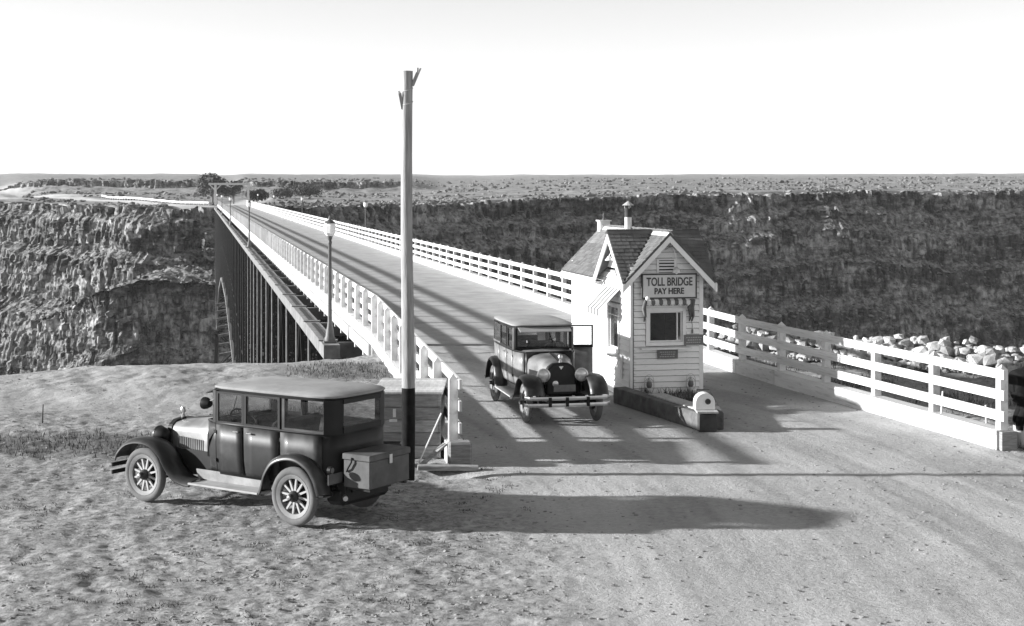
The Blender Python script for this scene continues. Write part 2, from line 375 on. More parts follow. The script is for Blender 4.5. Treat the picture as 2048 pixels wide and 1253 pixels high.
def resample(pts, step):
    P = np.array(pts, float); d = np.concatenate([[0], np.cumsum(np.hypot(*np.diff(P, axis=0).T))])
    s = np.arange(0, d[-1], step); x = np.interp(s, d, P[:, 0]); y = np.interp(s, d, P[:, 1])
    k = max(3, int(14 / step)) | 1; ker = np.hanning(k + 2)[1:-1]; ker /= ker.sum(); pad = k // 2
    sm = lambda a: np.convolve(np.concatenate([a[0] + (a[0] - a[pad:0:-1]), a, a[-1] + (a[-1] - a[-2:-pad - 2:-1])]), ker, 'valid')
    return s, sm(x), sm(y)
def cliff(name, pts, ztop, depth, m, step=0.8, vstep=0.75, bands=((0, 0), (100, 10)), col=1.0, big=4.0, seed=0, rough_top=1.0, rubble=0.10):
    """columnar basalt hanging from a rim line: cliff bands and benches (depth, offset), columns, clefts, buttresses"""
    s, x, y = resample(pts, step)
    tx = np.gradient(x); ty = np.gradient(y); l = np.hypot(tx, ty); nx, ny = ty / l, -tx / l
    flip = np.where(nx * -x + ny * -y < 0, -1, 1); nx *= flip; ny *= flip
    zt = ztop(x, y) if callable(ztop) else np.full_like(x, ztop)
    zt = zt + rough_top * (0.9 * fbm(s / 5, s * 0 + 2.2, seed + 11, 3) + 0.9 * (cell(s / 1.9, s * 0, seed + 12) - 0.6))
    d = np.arange(0, depth, vstep); Sg, D = np.meshgrid(s, d)
    Dw = D + 4.5 * fbm(Sg / 30, D / 60, seed + 7, 3) * np.minimum(1, D / 8)
    bd = np.array([q[0] for q in bands], float); bo = np.array([q[1] for q in bands], float)
    off = np.interp(Dw, bd, bo); slope = np.gradient(off, vstep, axis=0); wall = 1 - 0.75 * sstep(0.35, 0.8, slope)
    jit = fbm(Sg / 6, D / 40, seed + 1, 2) * 0.45
    def blocks(w_, h_, k):
        u = Sg / w_ + jit; return cell(u, D / h_ + cell(u, 0 * D, seed + k) * 5, seed + k + 1)
    b1 = blocks(0.95, 2.0, 20) - 0.5; b2 = blocks(2.3, 4.0, 24) - 0.5; b3 = blocks(1.3, 6, 28)
    cleft = np.where(b3 < 0.16, -1.7, 0.0)
    off = off + wall * col * (1.0 * b1 + 1.9 * b2 + cleft) + big * fbm(Sg / 24, D / 70, seed + 5, 3) * np.minimum(1, D / 6 + 0.25)
    off = off + 0.30 * fbm(Sg / 1.0, D / 1.2, seed + 6, 2) + (1 - wall) * 1.3 * fbm(Sg / 3.2, D / 2.0, seed + 16, 3)
    zz = zt[None, :] - D + 0.3 * fbm(Sg / 2.0, D / 2.0, seed + 9, 2)
    X = x + nx * off; Y = y + ny * off
    X = np.concatenate([[x - nx * 10], [x - nx * 3], X]); Y = np.concatenate([[y - ny * 10], [y - ny * 3], Y])
    Z = np.concatenate([[zt - 0.9], [zt + 0.05], zz])
    me = np_mesh(name, np.stack([X, Y, Z], -1).reshape(-1, 3), grid_faces(*X.shape), smooth=False)
    k = np.argwhere((slope[4:] > 0.45) & (np.abs(X[6:] / Y[6:]) < 0.37)) + np.array([6, 0]); rg = np.random.default_rng(seed); k = k[rg.random(len(k)) < rubble]
    if len(k): RUBBLE.append(np.stack([X[k[:, 0], k[:, 1]], Y[k[:, 0], k[:, 1]], Z[k[:, 0], k[:, 1]] - 0.15], -1))
    return structure(link(name, me, m))
RUBBLE = []

RIM_FAR = [(-620, 980), (-330, 720), (-230, 585), (-176, 506), (-150, 480), (-124, 452), (-100, 441), (-84, 444), (-66, 450), (-40, 474), (-10, 498), (40, 510), (90, 521), (150, 531), (230, 552), (330, 585), (700, 700)]
def far_z(X, Y):
    r = np.hypot(X, Y)
    z = np.maximum(0, 0.0108 * (r - 480)) + 1.6 * np.tanh((r - 470) / 300)
    z = z + 3.0 * sstep(-50, 60, X) * sstep(450, 520, Y)
    a = X / Y
    z = z + (6.5 * sstep(880, 905, Y) - 3.5 * sstep(560, 860, Y)) * sstep(-0.345, -0.325, a) * sstep(-0.200, -0.212, a)
    z = z + (5.6 * sstep(792, 812, Y) - 1.6 * sstep(560, 780, Y)) * sstep(-0.190, -0.178, a) * sstep(-0.045, -0.075, a)
    z = z - 4.0 * sstep(520, 800, Y) * sstep(-0.30, -0.345, a) * sstep(2500, 1200, Y)
    z = z + 1.1 * fbm(X / 40, Y / 60, 41, 4) * sstep(460, 560, r) + np.minimum(6, r / 900) * fbm(X / 300, Y / 300, 43, 3)
    return z
def far_ground_material():
    m = bpy.data.materials.new('sage_plain'); m.use_nodes = True; t = m.node_tree; N = t.nodes; L = t.links
    b = N['Principled BSDF']; b.inputs['Roughness'].default_value = 1; b.inputs['Specular IOR Level'].default_value = 0.05
    g = N.new('ShaderNodeNewGeometry')
    n = N.new('ShaderNodeTexNoise'); n.inputs['Scale'].default_value = 0.16; n.inputs['Detail'].default_value = 9; n.inputs['Roughness'].default_value = 0.72
    L.new(g.outputs['Position'], n.inputs['Vector'])
    r = N.new('ShaderNodeValToRGB'); e = r.color_ramp.elements; e[0].position = 0.38; e[0].color = (0.13, 0.13, 0.13, 1); e[1].position = 0.62; e[1].color = (0.36, 0.36, 0.36, 1)
    L.new(n.outputs['Fac'], r.inputs[0])
    a = N.new('ShaderNodeAttribute'); a.attribute_name = 'bare'
    mx = N.new('ShaderNodeMixRGB'); L.new(a.outputs['Fac'], mx.inputs[0]); L.new(r.outputs[0], mx.inputs[1]); mx.inputs[2].default_value = (0.62, 0.62, 0.62, 1)
    L.new(mx.outputs[0], b.inputs['Base Color'])
    MATS['sage_plain'] = m
far_ground_material()
def bare(X, Y):
    a = X / Y; wob = 0.15 * fbm(X / 25, Y / 25, 77, 2)
    track = np.exp(-((Y - (445 + (-X - 92) * 1.55) ) / 14) ** 4) * sstep(-84, -92, X) * sstep(-250, -200, X)
    field = sstep(-0.312, -0.345, a + 0.04 * wob) * sstep(505, 560, Y + 60 * wob) * sstep(1500, 900, Y)
    strip = sstep(-0.26, -0.30, a) * sstep(560, 610, Y) * sstep(840, 760, Y)
    ahead = np.exp(-((X - (-83 - (Y - 447) * 0.1)) / 4.5) ** 4) * sstep(440, 446, Y) * sstep(620, 560, Y)
    return np.clip(np.maximum.reduce([track, field, strip, ahead]), 0, 1)
def build_far():
    s, x, y = resample(RIM_FAR, 1.6)
    t = np.concatenate([[0.009], np.geomspace(0.012, 11, 190)])
    X = x[None, :] * (1 + t[:, None]); Y = y[None, :] * (1 + t[:, None])
    Z = far_z(X, Y) + 0.25 * fbm(X / 3, Y / 3, 61, 3); Z[0] -= 2.0
    me = np_mesh('far_plateau', np.stack([X, Y, Z], -1).reshape(-1, 3), grid_faces(*X.shape))
    vattr(me, 'bare', bare(X, Y)); structure(link('plateau', me, 'sage_plain'))
    ztop = lambda X, Y: far_z(X, Y) - 0.3
    P = RIM_FAR
    cliff('canyon_wall_left', [p for p in P if p[0] <= -84] + [(-78, 446)], ztop, 66, 'basalt_pale', 0.5, 0.5, ((0, 0), (2, 0.3), (3.5, 2.5), (12, 3.6), (14.5, 6.8), (29, 8.6), (33, 13.5), (66, 20)), 1.0, 6.0, 3)
    cliff('canyon_wall_right', [(-92, 440)] + [p for p in P if p[0] > -80], ztop, 110, 'basalt', 0.6, 0.6, ((0, 0), (6, 0.8), (8.5, 4), (12, 4.5), (15, 8.5), (24, 10), (26.5, 13), (38, 14.5), (42, 19), (56, 21), (64, 31), (110, 58)), 1.0, 6.5, 9)
    # terrace below the left rim with its own lower wall
    lip = [(-40, 434), (-62, 424), (-84, 414), (-103, 405), (-112, 404), (-124, 428), (-150, 462), (-185, 500), (-250, 560)]
    zl = lambda X, Y: np.interp(X, [-250, -185, -150, -128, -112, -100, -40], [-62, -46, -37, -30, -23, -20.5, -20.5])
    cliff('canyon_wall_terrace', lip, zl, 84, 'basalt', 0.5, 0.5, ((0, 0), (16, 1.4), (19, 3.2), (40, 6), (84, 16)), 1.0, 3.0, 21)
    s, x, y = resample(lip, 1.2); k = np.linspace(-0.02, 1, 60)[:, None]
    ang = np.interp(x, [-250, -112, -84, -40], [0.35, 0.30, 0.0, -0.2])
    X = x[None] + k * 62 * np.sin(ang)[None]; Y = y[None] + k * 62 * np.cos(ang)[None]
    Z = zl(x, y)[None] + np.clip(k, 0, 1) ** 1.6 * 13 + 1.4 * fbm(X / 7, Y / 7, 91, 4) + 0.6 * fbm(X / 1.6, Y / 1.6, 92, 3)
    me = np_mesh('canyon_terrace', np.stack([X, Y, Z], -1).reshape(-1, 3), grid_faces(*X.shape), smooth=False)
    structure(link('canyon_terrace', me, 'basalt_pale'))
    rg = np.random.default_rng(77); kk = rg.integers(0, X.size, 2600); RUBBLE.append(np.stack([X.ravel()[kk], Y.ravel()[kk], Z.ravel()[kk] - 0.2], -1))
    # low dark scarp beyond the road on the left
    cliff('scarp', [(-330, 915), (-285, 896), (-250, 893), (-210, 890), (-184, 893), (-170, 915)], lambda X, Y: far_z(X, Y * 0 + 912) + 0.2, 11, 'basalt', 1.0, 0.6, ((0, 0), (5, 1), (7, 3), (11, 5)), 0.8, 4, 33)
    cliff('scarp', [(-160, 830), (-143, 806), (-118, 797), (-92, 800), (-66, 804), (-48, 824)], lambda X, Y: far_z(X, Y * 0 + 818) + 0.2, 9, 'basalt', 1.0, 0.6, ((0, 0), (4, 1), (6, 3), (9, 5)), 0.8, 4, 53)
    # canyon floor and river
    xs = np.linspace(-900, 900, 120); ys = np.linspace(60, 640, 60); X, Y = np.meshgrid(xs, ys)
    Z = -112 + 10 * fbm(X / 60, Y / 60, 51, 4) + 22 * (sstep(300, 440, Y) + sstep(170, 80, Y))
    structure(link('canyon_floor', np_mesh('canyon_floor', np.stack([X, Y, Z], -1).reshape(-1, 3), grid_faces(*X.shape)), 'basalt'))
    mb = MB(); mb.add([(-900, 150, -108), (900, 170, -108), (900, 300, -108), (-900, 290, -108)], [(0, 1, 2, 3)])
    structure(link('river', mb.mesh('river'), 'river'))
build_far()

def scatter_blobs(name, pts, sizes, m, label, cat, squash=0.75, seed=1):
    """small irregular clumps joined in one object"""
    rng = np.random.default_rng(seed); n = len(pts)
    base = np.array([(1, 0, 0), (0, 1, 0), (-1, 0, 0), (0, -1, 0), (0, 0, 1), (0.6, 0.6, 0.7), (-0.6, 0.6, 0.65), (-0.6, -0.6, 0.7), (0.6, -0.6, 0.65)])
    F = np.array([(0, 1, 5), (1, 2, 6), (2, 3, 7), (3, 0, 8), (5, 1, 6), (6, 2, 7), (7, 3, 8), (8, 0, 5), (5, 6, 4), (6, 7, 4), (7, 8, 4), (8, 5, 4)])
    V = base[None] * (0.65 + 0.7 * rng.random((n, 9, 1))) * np.asarray(sizes)[:, None, None] * np.array([1, 1, squash])[None, None]
    a = rng.random(n) * 6.28; c, s_ = np.cos(a)[:, None], np.sin(a)[:, None]
    V = np.stack([V[..., 0] * c - V[..., 1] * s_, V[..., 0] * s_ + V[..., 1] * c, V[..., 2]], -1) + np.asarray(pts)[:, None, :]
    FF = (F[None] + (np.arange(n) * 9)[:, None, None]).reshape(-1, 3)
    return stuff(link(name, np_mesh(name, V.reshape(-1, 3), FF, smooth=False), m), label, cat)

def sage_points():
    rng = np.random.default_rng(4); s, x, y = resample(RIM_FAR, 1.0); n = 60000
    i = rng.integers(0, len(x), n); t = 0.003 + 1.6 * rng.random(n) ** 2.4
    X = x[i] * (1 + t); Y = y[i] * (1 + t); keep = (np.abs(X / Y) < 0.37) & (bare(X, Y) < 0.25) & (fbm(X / 14, Y / 22, 15, 4) + 0.25 * rng.random(n) > 0.06)
    keep &= np.abs(X + 83 + (Y - 447) * 0.1) > 6
    X, Y, t = X[keep], Y[keep], t[keep]
    sz = (0.16 + 1.0 * rng.random(len(X)) ** 4) * (1 + 0.8 * np.clip(t, 0, 1))
    return np.stack([X, Y, far_z(X, Y) - 0.1], -1), sz
P_ = np.concatenate(RUBBLE); scatter_blobs('rubble', P_, 0.25 + 0.9 * np.random.default_rng(5).random(len(P_)) ** 3, 'boulder', 'broken rock and brush on the canyon ledges', 'rubble', 0.8, 6)
P_, Z_ = sage_points()
scatter_blobs('sagebrush', P_, Z_, 'sage', 'grey sagebrush scattered over the far plateau', 'sagebrush', 0.8, 2)
def pebble_points():
    rng = np.random.default_rng(8); n = 30000
    Y = 15 + 24 * rng.random(n) ** 1.6; X = (rng.random(n) * 2 - 1) * (0.36 * Y)
    z, road, g = ground_fields(X, Y); keep = rng.random(n) < (1 - 0.55 * road)
    keep &= (fbm(X / 1.4, Y / 1.4, 19, 3) > -0.15) & ~((road > 0.5) & (Y > 40))
    return np.stack([X, Y, z - 0.004], -1)[keep], (0.006 + 0.030 * rng.random(n) ** 6)[keep]
P_, Z_ = pebble_points()
scatter_blobs('pebbles', P_, Z_, 'pebble', 'small stones and clods strewn over the dirt', 'gravel', 0.6, 5)

def grass_patch(name, X, Y, h, m, label, seed, lean=0.5, zoff=0.0):
    rng = np.random.default_rng(seed); n = len(X); z = ground_fields(X, Y)[0] + zoff
    a = rng.random(n) * 6.28; w = 0.006 + 0.006 * rng.random(n); hh = h * (0.4 + 0.8 * rng.random(n))
    b = rng.random(n) * 6.28; k = lean * rng.random(n) * hh
    P = np.stack([X, Y, z - 0.01], -1); dx = np.stack([np.cos(a) * w, np.sin(a) * w, 0 * a], -1)
    tip = P + np.stack([np.cos(b) * k, np.sin(b) * k, hh], -1)
    V = np.stack([P - dx, P + dx, tip], 1).reshape(-1, 3)
    return stuff(link(name, np_mesh(name, V, np.arange(3 * n).reshape(-1, 3), smooth=False), m), label, 'grass')
def grass_pts(n, fx, fy, seed, test):
    rng = np.random.default_rng(seed); X = fx[0] + (fx[1] - fx[0]) * rng.random(n); Y = fy[0] + (fy[1] - fy[0]) * rng.random(n)
    k = test(X, Y, rng); return X[k], Y[k]
X_, Y_ = grass_pts(30000, (-13, -1.6), (25.2, 41.5), 3, lambda X, Y, r: (ground_fields(X, Y)[2] * (0.4 + fbm(X / 0.5, Y / 0.5, 2, 3) + 0.3) > 0.35 * r.random(len(X)) + 0.08) & (Y < rim(X) - 0.3))
grass_patch('dry_grass', X_, Y_, 0.11, 'weed', 'short dark dry grass on the dirt left of the road', 5, 0.8)
X_, Y_ = grass_pts(26000, (5.6, 14.5), (25.8, 44), 6, lambda X, Y, r: (X > road_right(Y) + 0.4) & (Y < rim(X) - 0.8) & (fbm(X / 0.9, Y / 0.9, 12, 3) > 0.06 + 0.3 * r.random(len(X))))
grass_patch('roadside_weeds', X_, Y_, 0.17, 'weed', 'low weeds between the right fence and the stone wall', 7, 0.7)

# ------------------------------------------------------------------ bridge
PANEL = 7.5
YK = [51 + PANEL * k for k in range(54)]
def ZB(Y): return float(np.interp(Y, [51, 90, 130, 165, 193, 250, 301, 340, 385, 420, 448], [-9, -18, -30, -22, -17.6, -13.5, -13, -18, -32, -20, -10]))
def B(l, Y, z): return (LX(l, Y), Y, z)

def build_bridge():
    br = thing('deck_truss_bridge', 'long steel truss bridge with concrete deck crossing the canyon', 'bridge', B(9.5, 51, 0))
    inv = Vector(br.location)
    def P(l, Y, z): return Vector(B(l, Y, z)) - inv
    def bprt(name, mb, m, **k): return part(name, mb, m, br, **k)
    # deck slabs
    y = BR0
    while y < BR1:
        y2 = min(y + PANEL - 0.025, BR1); mb = MB()
        q = [P(5.02, y, 0), P(14.18, y, 0), P(14.18, y2, 0), P(5.02, y2, 0)]
        mb.add(q + [p - Vector((0, 0, 0.38)) for p in q], [(0, 1, 2, 3), (7, 6, 5, 4), (0, 4, 5, 1), (1, 5, 6, 2), (2, 6, 7, 3), (3, 7, 4, 0)])
        bprt('deck_slab', mb, 'concrete'); y += PANEL
    for l in (5.9, 8.1, 10.9, 13.2):
        bprt('stringer', MB().beam(P(l, 46, -0.65), P(l, 447, -0.65), 0.25, 0.5), 'dark_steel')
    # abutment
    mb = MB(); q = [P(3.6, 46.6, 0), P(15.4, 46.6, 0), P(15.4, 50.2, 0), P(3.6, 50.2, 0)]
    a = [p + Vector((0, 0, -1.45)) for p in q]; b = [p + Vector((0, 0, -16)) for p in q]
    mb.add(a + b, [(0, 1, 2, 3), (7, 6, 5, 4), (0, 4, 5, 1), (1, 5, 6, 2), (2, 6, 7, 3), (3, 7, 4, 0)]); bprt('abutment', mb, 'dark_timber')
    for s, (l0, l1) in enumerate(((4.12, 4.66), (14.54, 15.08))):
        lm = (l0 + l1) / 2
        for i in range(len(YK) - 1):
            ya, yb = YK[i], YK[i + 1] - 0.04
            if i == 0: ya = 49.9
            seg = bprt('top_chord', MB().beam(P(lm, ya, -0.80), P(lm, yb, -0.80), l1 - l0, 0.46), 'chord_steel')
            if i < 26:
                part('gusset_plate', MB().beam(P(l0 - 0.04, YK[i] + 0.3, -0.545), P(l1 + 0.04, YK[i] + 0.3, -0.545), 0.32, 0.05), 'chord_steel', seg)
                part('cover_strip', MB().beam(P(lm, ya + 0.7, -0.556), P(lm, yb - 0.5, -0.556), 0.16, 0.03), 'dark_steel', seg)
        for i, Y in enumerate(YK):
            zb = ZB(Y)
            bprt('vertical', MB().tube([P(lm - (0.14 if s == 0 else 0), Y, -1.0), P(lm - (0.14 if s == 0 else 0), Y, zb)], 0.05 if Y < 125 else 0.035, 8), ('post_steel' if Y < 140 else 'mid_steel') if s == 0 else 'dark_steel')
        for i in range(len(YK) - 1):
            ya, yb = YK[i], YK[i + 1]
            bprt('bottom_chord', MB().beam(P(lm, ya, ZB(ya)), P(lm, yb, ZB(yb)), 0.4, 0.45), 'chord_steel' if s == 0 else 'dark_steel')
    mb = MB()
    for s, lm in enumerate((4.45, 14.8)):
        for i in range(len(YK) - 1):
            ya, yb = (YK[i], YK[i + 1]) if (i // 1) % 2 == 0 else (YK[i + 1], YK[i])
            mb.beam(P(lm, ya, -1.0), P(lm, yb, ZB(yb)), 0.16, 0.13)
            zm = (ZB(YK[i]) - 1) / 2
            mb.beam(P(lm, YK[i], zm), P(lm, YK[i + 1], zm), 0.10, 0.12)
    stuff(bprt('diagonal_bracing', mb, 'dark_steel'))
    mb = MB()
    for Y in YK:
        zb = ZB(Y); n = max(1, int(round(-zb / 7)))
        for k in range(n):
            z0 = -1.2 + (zb + 1.2) * k / n; z1 = -1.2 + (zb + 1.2) * (k + 1) / n
            mb.beam(P(4.45, Y, z0), P(14.8, Y, z1), 0.14, 0.2); mb.beam(P(14.8, Y, z0), P(4.45, Y, z1), 0.14, 0.2)
            mb.beam(P(4.45, Y, z1), P(14.8, Y, z1), 0.2, 0.25)
            for l in (7.0, 9.6, 12.2): mb.beam(P(l, Y, z0), P(l, Y, z1), 0.12, 0.16, (0, 1, 0))
    stuff(bprt('sway_bracing', mb, 'dark_steel'))
    for i, Y in enumerate(YK):
        bprt('floor_beam', MB().beam(P(4.68, Y - 0.15, -0.82), P(14.52, Y - 0.15, -0.82), 0.34, 0.5), 'chord_steel' if i < 20 else 'dark_steel')
    # steel towers under the cantilever arms
    for Yt, zf in ((130, -112), (385, -92)):
        tw = bprt('tower', MB().beam(P(3.9, Yt - 4, ZB(Yt) - 0.3), P(15.4, Yt - 4, ZB(Yt) - 0.3), 0.7, 0.6), 'dark_steel')
        mb = MB(); z0 = ZB(Yt); n = 6
        for k in range(n):
            za = z0 + (zf - z0) * k / n; zc = z0 + (zf - z0) * (k + 1) / n; da = 2.5 * k / n; dc = 2.5 * (k + 1) / n
            for yy in (Yt - 4, Yt + 4):
                mb.beam(P(4.4 - da, yy, za), P(14.8 + dc, yy, zc), 0.3, 0.3); mb.beam(P(14.8 + da, yy, za), P(4.4 - dc, yy, zc), 0.3, 0.3)
                mb.beam(P(4.4 - dc, yy, zc), P(14.8 + dc, yy, zc), 0.35, 0.35)
            for l in (4.4 - dc, 14.8 + dc): mb.beam(P(l, Yt - 4, zc), P(l, Yt + 4, zc), 0.3, 0.3); mb.beam(P(l, Yt - 4, za), P(l, Yt + 4, zc), 0.25, 0.25)
        stuff(part('tower_bracing', mb, 'dark_steel', tw))
        for l, d in ((4.4, -2.5), (14.8, 2.5)):
            for yy in (Yt - 4, Yt + 4): part('tower_leg', MB().beam(P(l, yy, z0), P(l + d, yy, zf), 0.7, 0.7, (0, 1, 0)), 'dark_steel', tw)
    # outrigger brackets on the far arm, catching the sun
    for k in range(9):
        Y = YK[18 + k]; bprt('outrigger', MB().beam(P(4.3, Y, ZB(Y) - 0.2), P(2.6, Y - 0.3, ZB(Y) - 0.5), 0.5, 0.35), 'chord_steel')
build_bridge()

# ------------------------------------------------------------------ white board fences along the road and across the bridge
UNIT = MB().bx(-0.5, 0.5, -0.5, 0.5, -0.5, 0.5).mesh('unit_rail')
UNIT.materials.append(MATS['white_paint'])
KERB_ME = MB().bx(-0.5, 0.5, -0.5, 0.5, -0.5, 0.5).mesh('unit_kerb'); KERB_ME.materials.append(MATS['white_paint'])
def post_mesh(zlo, h, w=0.15, m='white_paint'):
    mb = MB(); a = w / 2; mb.bx(-a, a, -a, a, zlo, h)
    mb.add([(-a, -a, h), (a, -a, h), (a, a, h), (-a, a, h), (0, 0, h + 0.09)], [(0, 1, 4), (1, 2, 4), (2, 3, 4), (3, 0, 4)])
    me = mb.mesh('post'); me.materials.append(MATS[m]); return me
POST_A = post_mesh(0.33, 1.40); POST_B = post_mesh(-0.60, 1.40, 0.17)
def walk(poly, counts):
    pts = []
    for (a, b, n) in zip(poly[:-1], poly[1:], counts):
        for i in range(n): pts.append((a[0] + (b[0] - a[0]) * i / n, a[1] + (b[1] - a[1]) * i / n))
    return pts + [poly[-1]]
def beam_obj(name, me, a, b, z, th, h, parent, side=0.0, ext0=0.0, ext1=0.0):
    d = Vector((b[0] - a[0], b[1] - a[1], 0)); L = d.length; d.normalize(); n = Vector((-d.y, d.x, 0))
    c = (Vector((a[0], a[1], 0)) - d * ext0 + Vector((b[0], b[1], 0)) + d * ext1) / 2 + n * side; c.z = z
    return link(name, me, None, parent, c - Vector(parent.location), (0, 0, math.atan2(d.y, d.x)), (L + ext0 + ext1, th, h))
def build_fence(name_label, pts, side, near_bridge_post, long_from):
    f = thing('board_fence', name_label, 'fence', (pts[0][0], pts[0][1], 0))
    o = Vector(f.location); rng = random.Random(5)
    i = 0; far = MB()
    for k, p in enumerate(pts):
        d = Vector((pts[min(k + 1, len(pts) - 1)][0] - pts[max(k - 1, 0)][0], pts[min(k + 1, len(pts) - 1)][1] - pts[max(k - 1, 0)][1]))
        a = math.atan2(d.y, d.x)
        if p[1] < 230: link('post', POST_B if (near_bridge_post and p[1] > 40) else POST_A, None, f, Vector((p[0], p[1], rng.uniform(-0.008, 0.008))) - o, (rng.uniform(-.008, .008), rng.uniform(-.008, .008), a))
        else: far.bx(p[0] - o.x - .08, p[0] - o.x + .08, p[1] - o.y - .08, p[1] - o.y + .08, -0.6 if near_bridge_post else 0.3, 1.46)
    if far.v: stuff(part('far_posts', far, 'white_paint', f))
    nearn = sum(1 for p in pts if p[1] < long_from)
    for zc, h in ((0.60, 0.175), (0.965, 0.17), (1.335, 0.165)):
        k = 0
        while k < len(pts) - 1:
            j = min(k + 2, len(pts) - 1) if k < nearn else min(k + 12, len(pts) - 1)
            while k < nearn and j > k + 1 and abs((pts[j][0] - pts[k][0]) * (pts[k + 1][1] - pts[k][1]) - (pts[j][1] - pts[k][1]) * (pts[k + 1][0] - pts[k][0])) > 0.08: j -= 1
            beam_obj('rail', UNIT, pts[k], pts[j], zc + rng.uniform(-.006, .006), 0.045, h, f, side * 0.10, 0.24 if k == 0 else -0.004, -0.004); k = j
    k = 0
    while k < len(pts) - 1:
        j = min(k + 2, len(pts) - 1) if k < nearn else min(k + 12, len(pts) - 1)
        while k < nearn and j > k + 1 and abs((pts[j][0] - pts[k][0]) * (pts[k + 1][1] - pts[k][1]) - (pts[j][1] - pts[k][1]) * (pts[k + 1][0] - pts[k][0])) > 0.08: j -= 1
        beam_obj('kerb_timber', KERB_ME, pts[k], pts[j], 0.165 + rng.uniform(-.005, .005), 0.30, 0.35, f, side * 0.04, 0.12 if k == 0 else -0.005, -0.005); k = j
    return f
far_l = (LX(L_LEFT, 446), 446); far_r = (LX(13.95, 446), 446)
PTS_L = walk([(-1.0, 25.35), (LX(L_LEFT, BR0), BR0), far_l], [8, 164])
PTS_R = walk([(8.72, 26.7), (5.78, 37.6), (LX(13.95, 57.5), 57.5), far_r], [5, 8, 158])
FL = build_fence('white board fence along the left side, beside the wooden bin', PTS_L, -1, True, 170)
FR = build_fence('white board fence along the right side, in front of the stone wall', PTS_R, 1, False, 170)
part('kerb_end', MB().bx(-0.10, 0.28, -0.46, -0.14, 0.0, 0.40), 'raw_timber', FL, bevel=0.03, rot=(0, 0, 0.12))
part('kerb_end', MB().bx(-0.15, 0.15, -0.235, -0.145, -0.02, 0.325), 'raw_timber', FR, rot=(0, 0, 0.27))

# ------------------------------------------------------------------ lamps
def lamp_meshes():
    post = MB().bx(-0.21, 0.21, -0.21, 0.21, 0, 0.06)
    post.lathe([(0.19, 0.06), (0.19, 0.14), (0.15, 0.22), (0.13, 0.40), (0.095, 0.54), (0.085, 0.64), (0.075, 0.7), (0.055, 3.3), (0.07, 3.34), (0.07, 3.40), (0.055, 3.44), (0.10, 3.60)], 12)
    globe = MB().lathe([(0.11, 3.60), (0.185, 3.70), (0.20, 3.94), (0.17, 4.03)], 8)
    cap = MB().lathe([(0.205, 4.03), (0.17, 4.07), (0.06, 4.15), (0.05, 4.21), (0.02, 4.28)], 8)
    a, b, c = post.mesh('lamp_column', 35), globe.mesh('lamp_globe', 20), cap.mesh('lamp_cap', 30)
    a.materials.append(MATS['lamp_iron']); b.materials.append(MATS['globe_glass']); c.materials.append(MATS['lamp_iron']); return a, b, c
LM = lamp_meshes()
ORD = ['nearest', 'second', 'third', 'fourth', 'fifth']
def lamp(l, Y, label):
    t = thing('street_lamp', label, 'street lamp', B(l, Y, -0.56), 0.2, 'lamp posts along the bridge')
    link('column', LM[0], None, t); g = link('globe', LM[1], None, t); link('cap', LM[2], None, g)
for i, Y in enumerate((50.7, 134, 217, 300, 383)):
    lamp(4.39, Y, ('tall iron lamp post nearest the camera, on the left bridge chord' if i == 0 else ORD[i] + ' iron lamp post from the camera on the left of the bridge'))
    if i: lamp(14.8, Y, ORD[i - 1] + ' iron lamp post beyond the right bridge railing, counted from the camera')

# ------------------------------------------------------------------ far end: portal, guard rail, trees
pt = thing('bridge_portal', 'white timber gateway at the far end of the bridge', 'gateway', B(9.5, 447.5, 0))
for l in (4.6, 14.4):
    x = LX(l, 447.5) - pt.location.x
    part('post', MB().bx(x - 0.3, x + 0.3, -0.3, 0.3, 0, 6.0), 'white_paint', pt)
    for s in (-1, 1): part('knee_brace', MB().beam((x, 0, 4.4), (x + s * 1.7, 0, 6.1), 0.3, 0.3), 'white_paint', pt)
part('beam', MB().bx(LX(2.6, 447.5) - pt.location.x, LX(14.9, 447.5) - pt.location.x, -0.35, 0.35, 6.0, 6.65), 'white_paint', pt)

def guard():
    g = thing('guard_rail', 'low white guard rail on the far rim left of the bridge', 'guard rail', (-92, 455, 0)); o = Vector(g.location)
    a = np.linspace(0, 1, 34); xs = -92 - 62 * a; ys = 455 + 108 * a ** 1.25
    P = [Vector((x, y, float(far_z(np.array(x), np.array(y))))) for x, y in zip(xs, ys)]
    for p in P: part('post', MB().bx(p.x - o.x - .15, p.x - o.x + .15, p.y - o.y - .15, p.y - o.y + .15, p.z - 0.3, p.z + 1.25), 'white_paint', g)
    for p, q in zip(P[:-1], P[1:]):
        part('rail', MB().beam(p - o + Vector((0, -.25, 0.95)), q - o + Vector((0, -.25, 0.95)), 0.12, 0.55), 'white_paint', g)
guard()

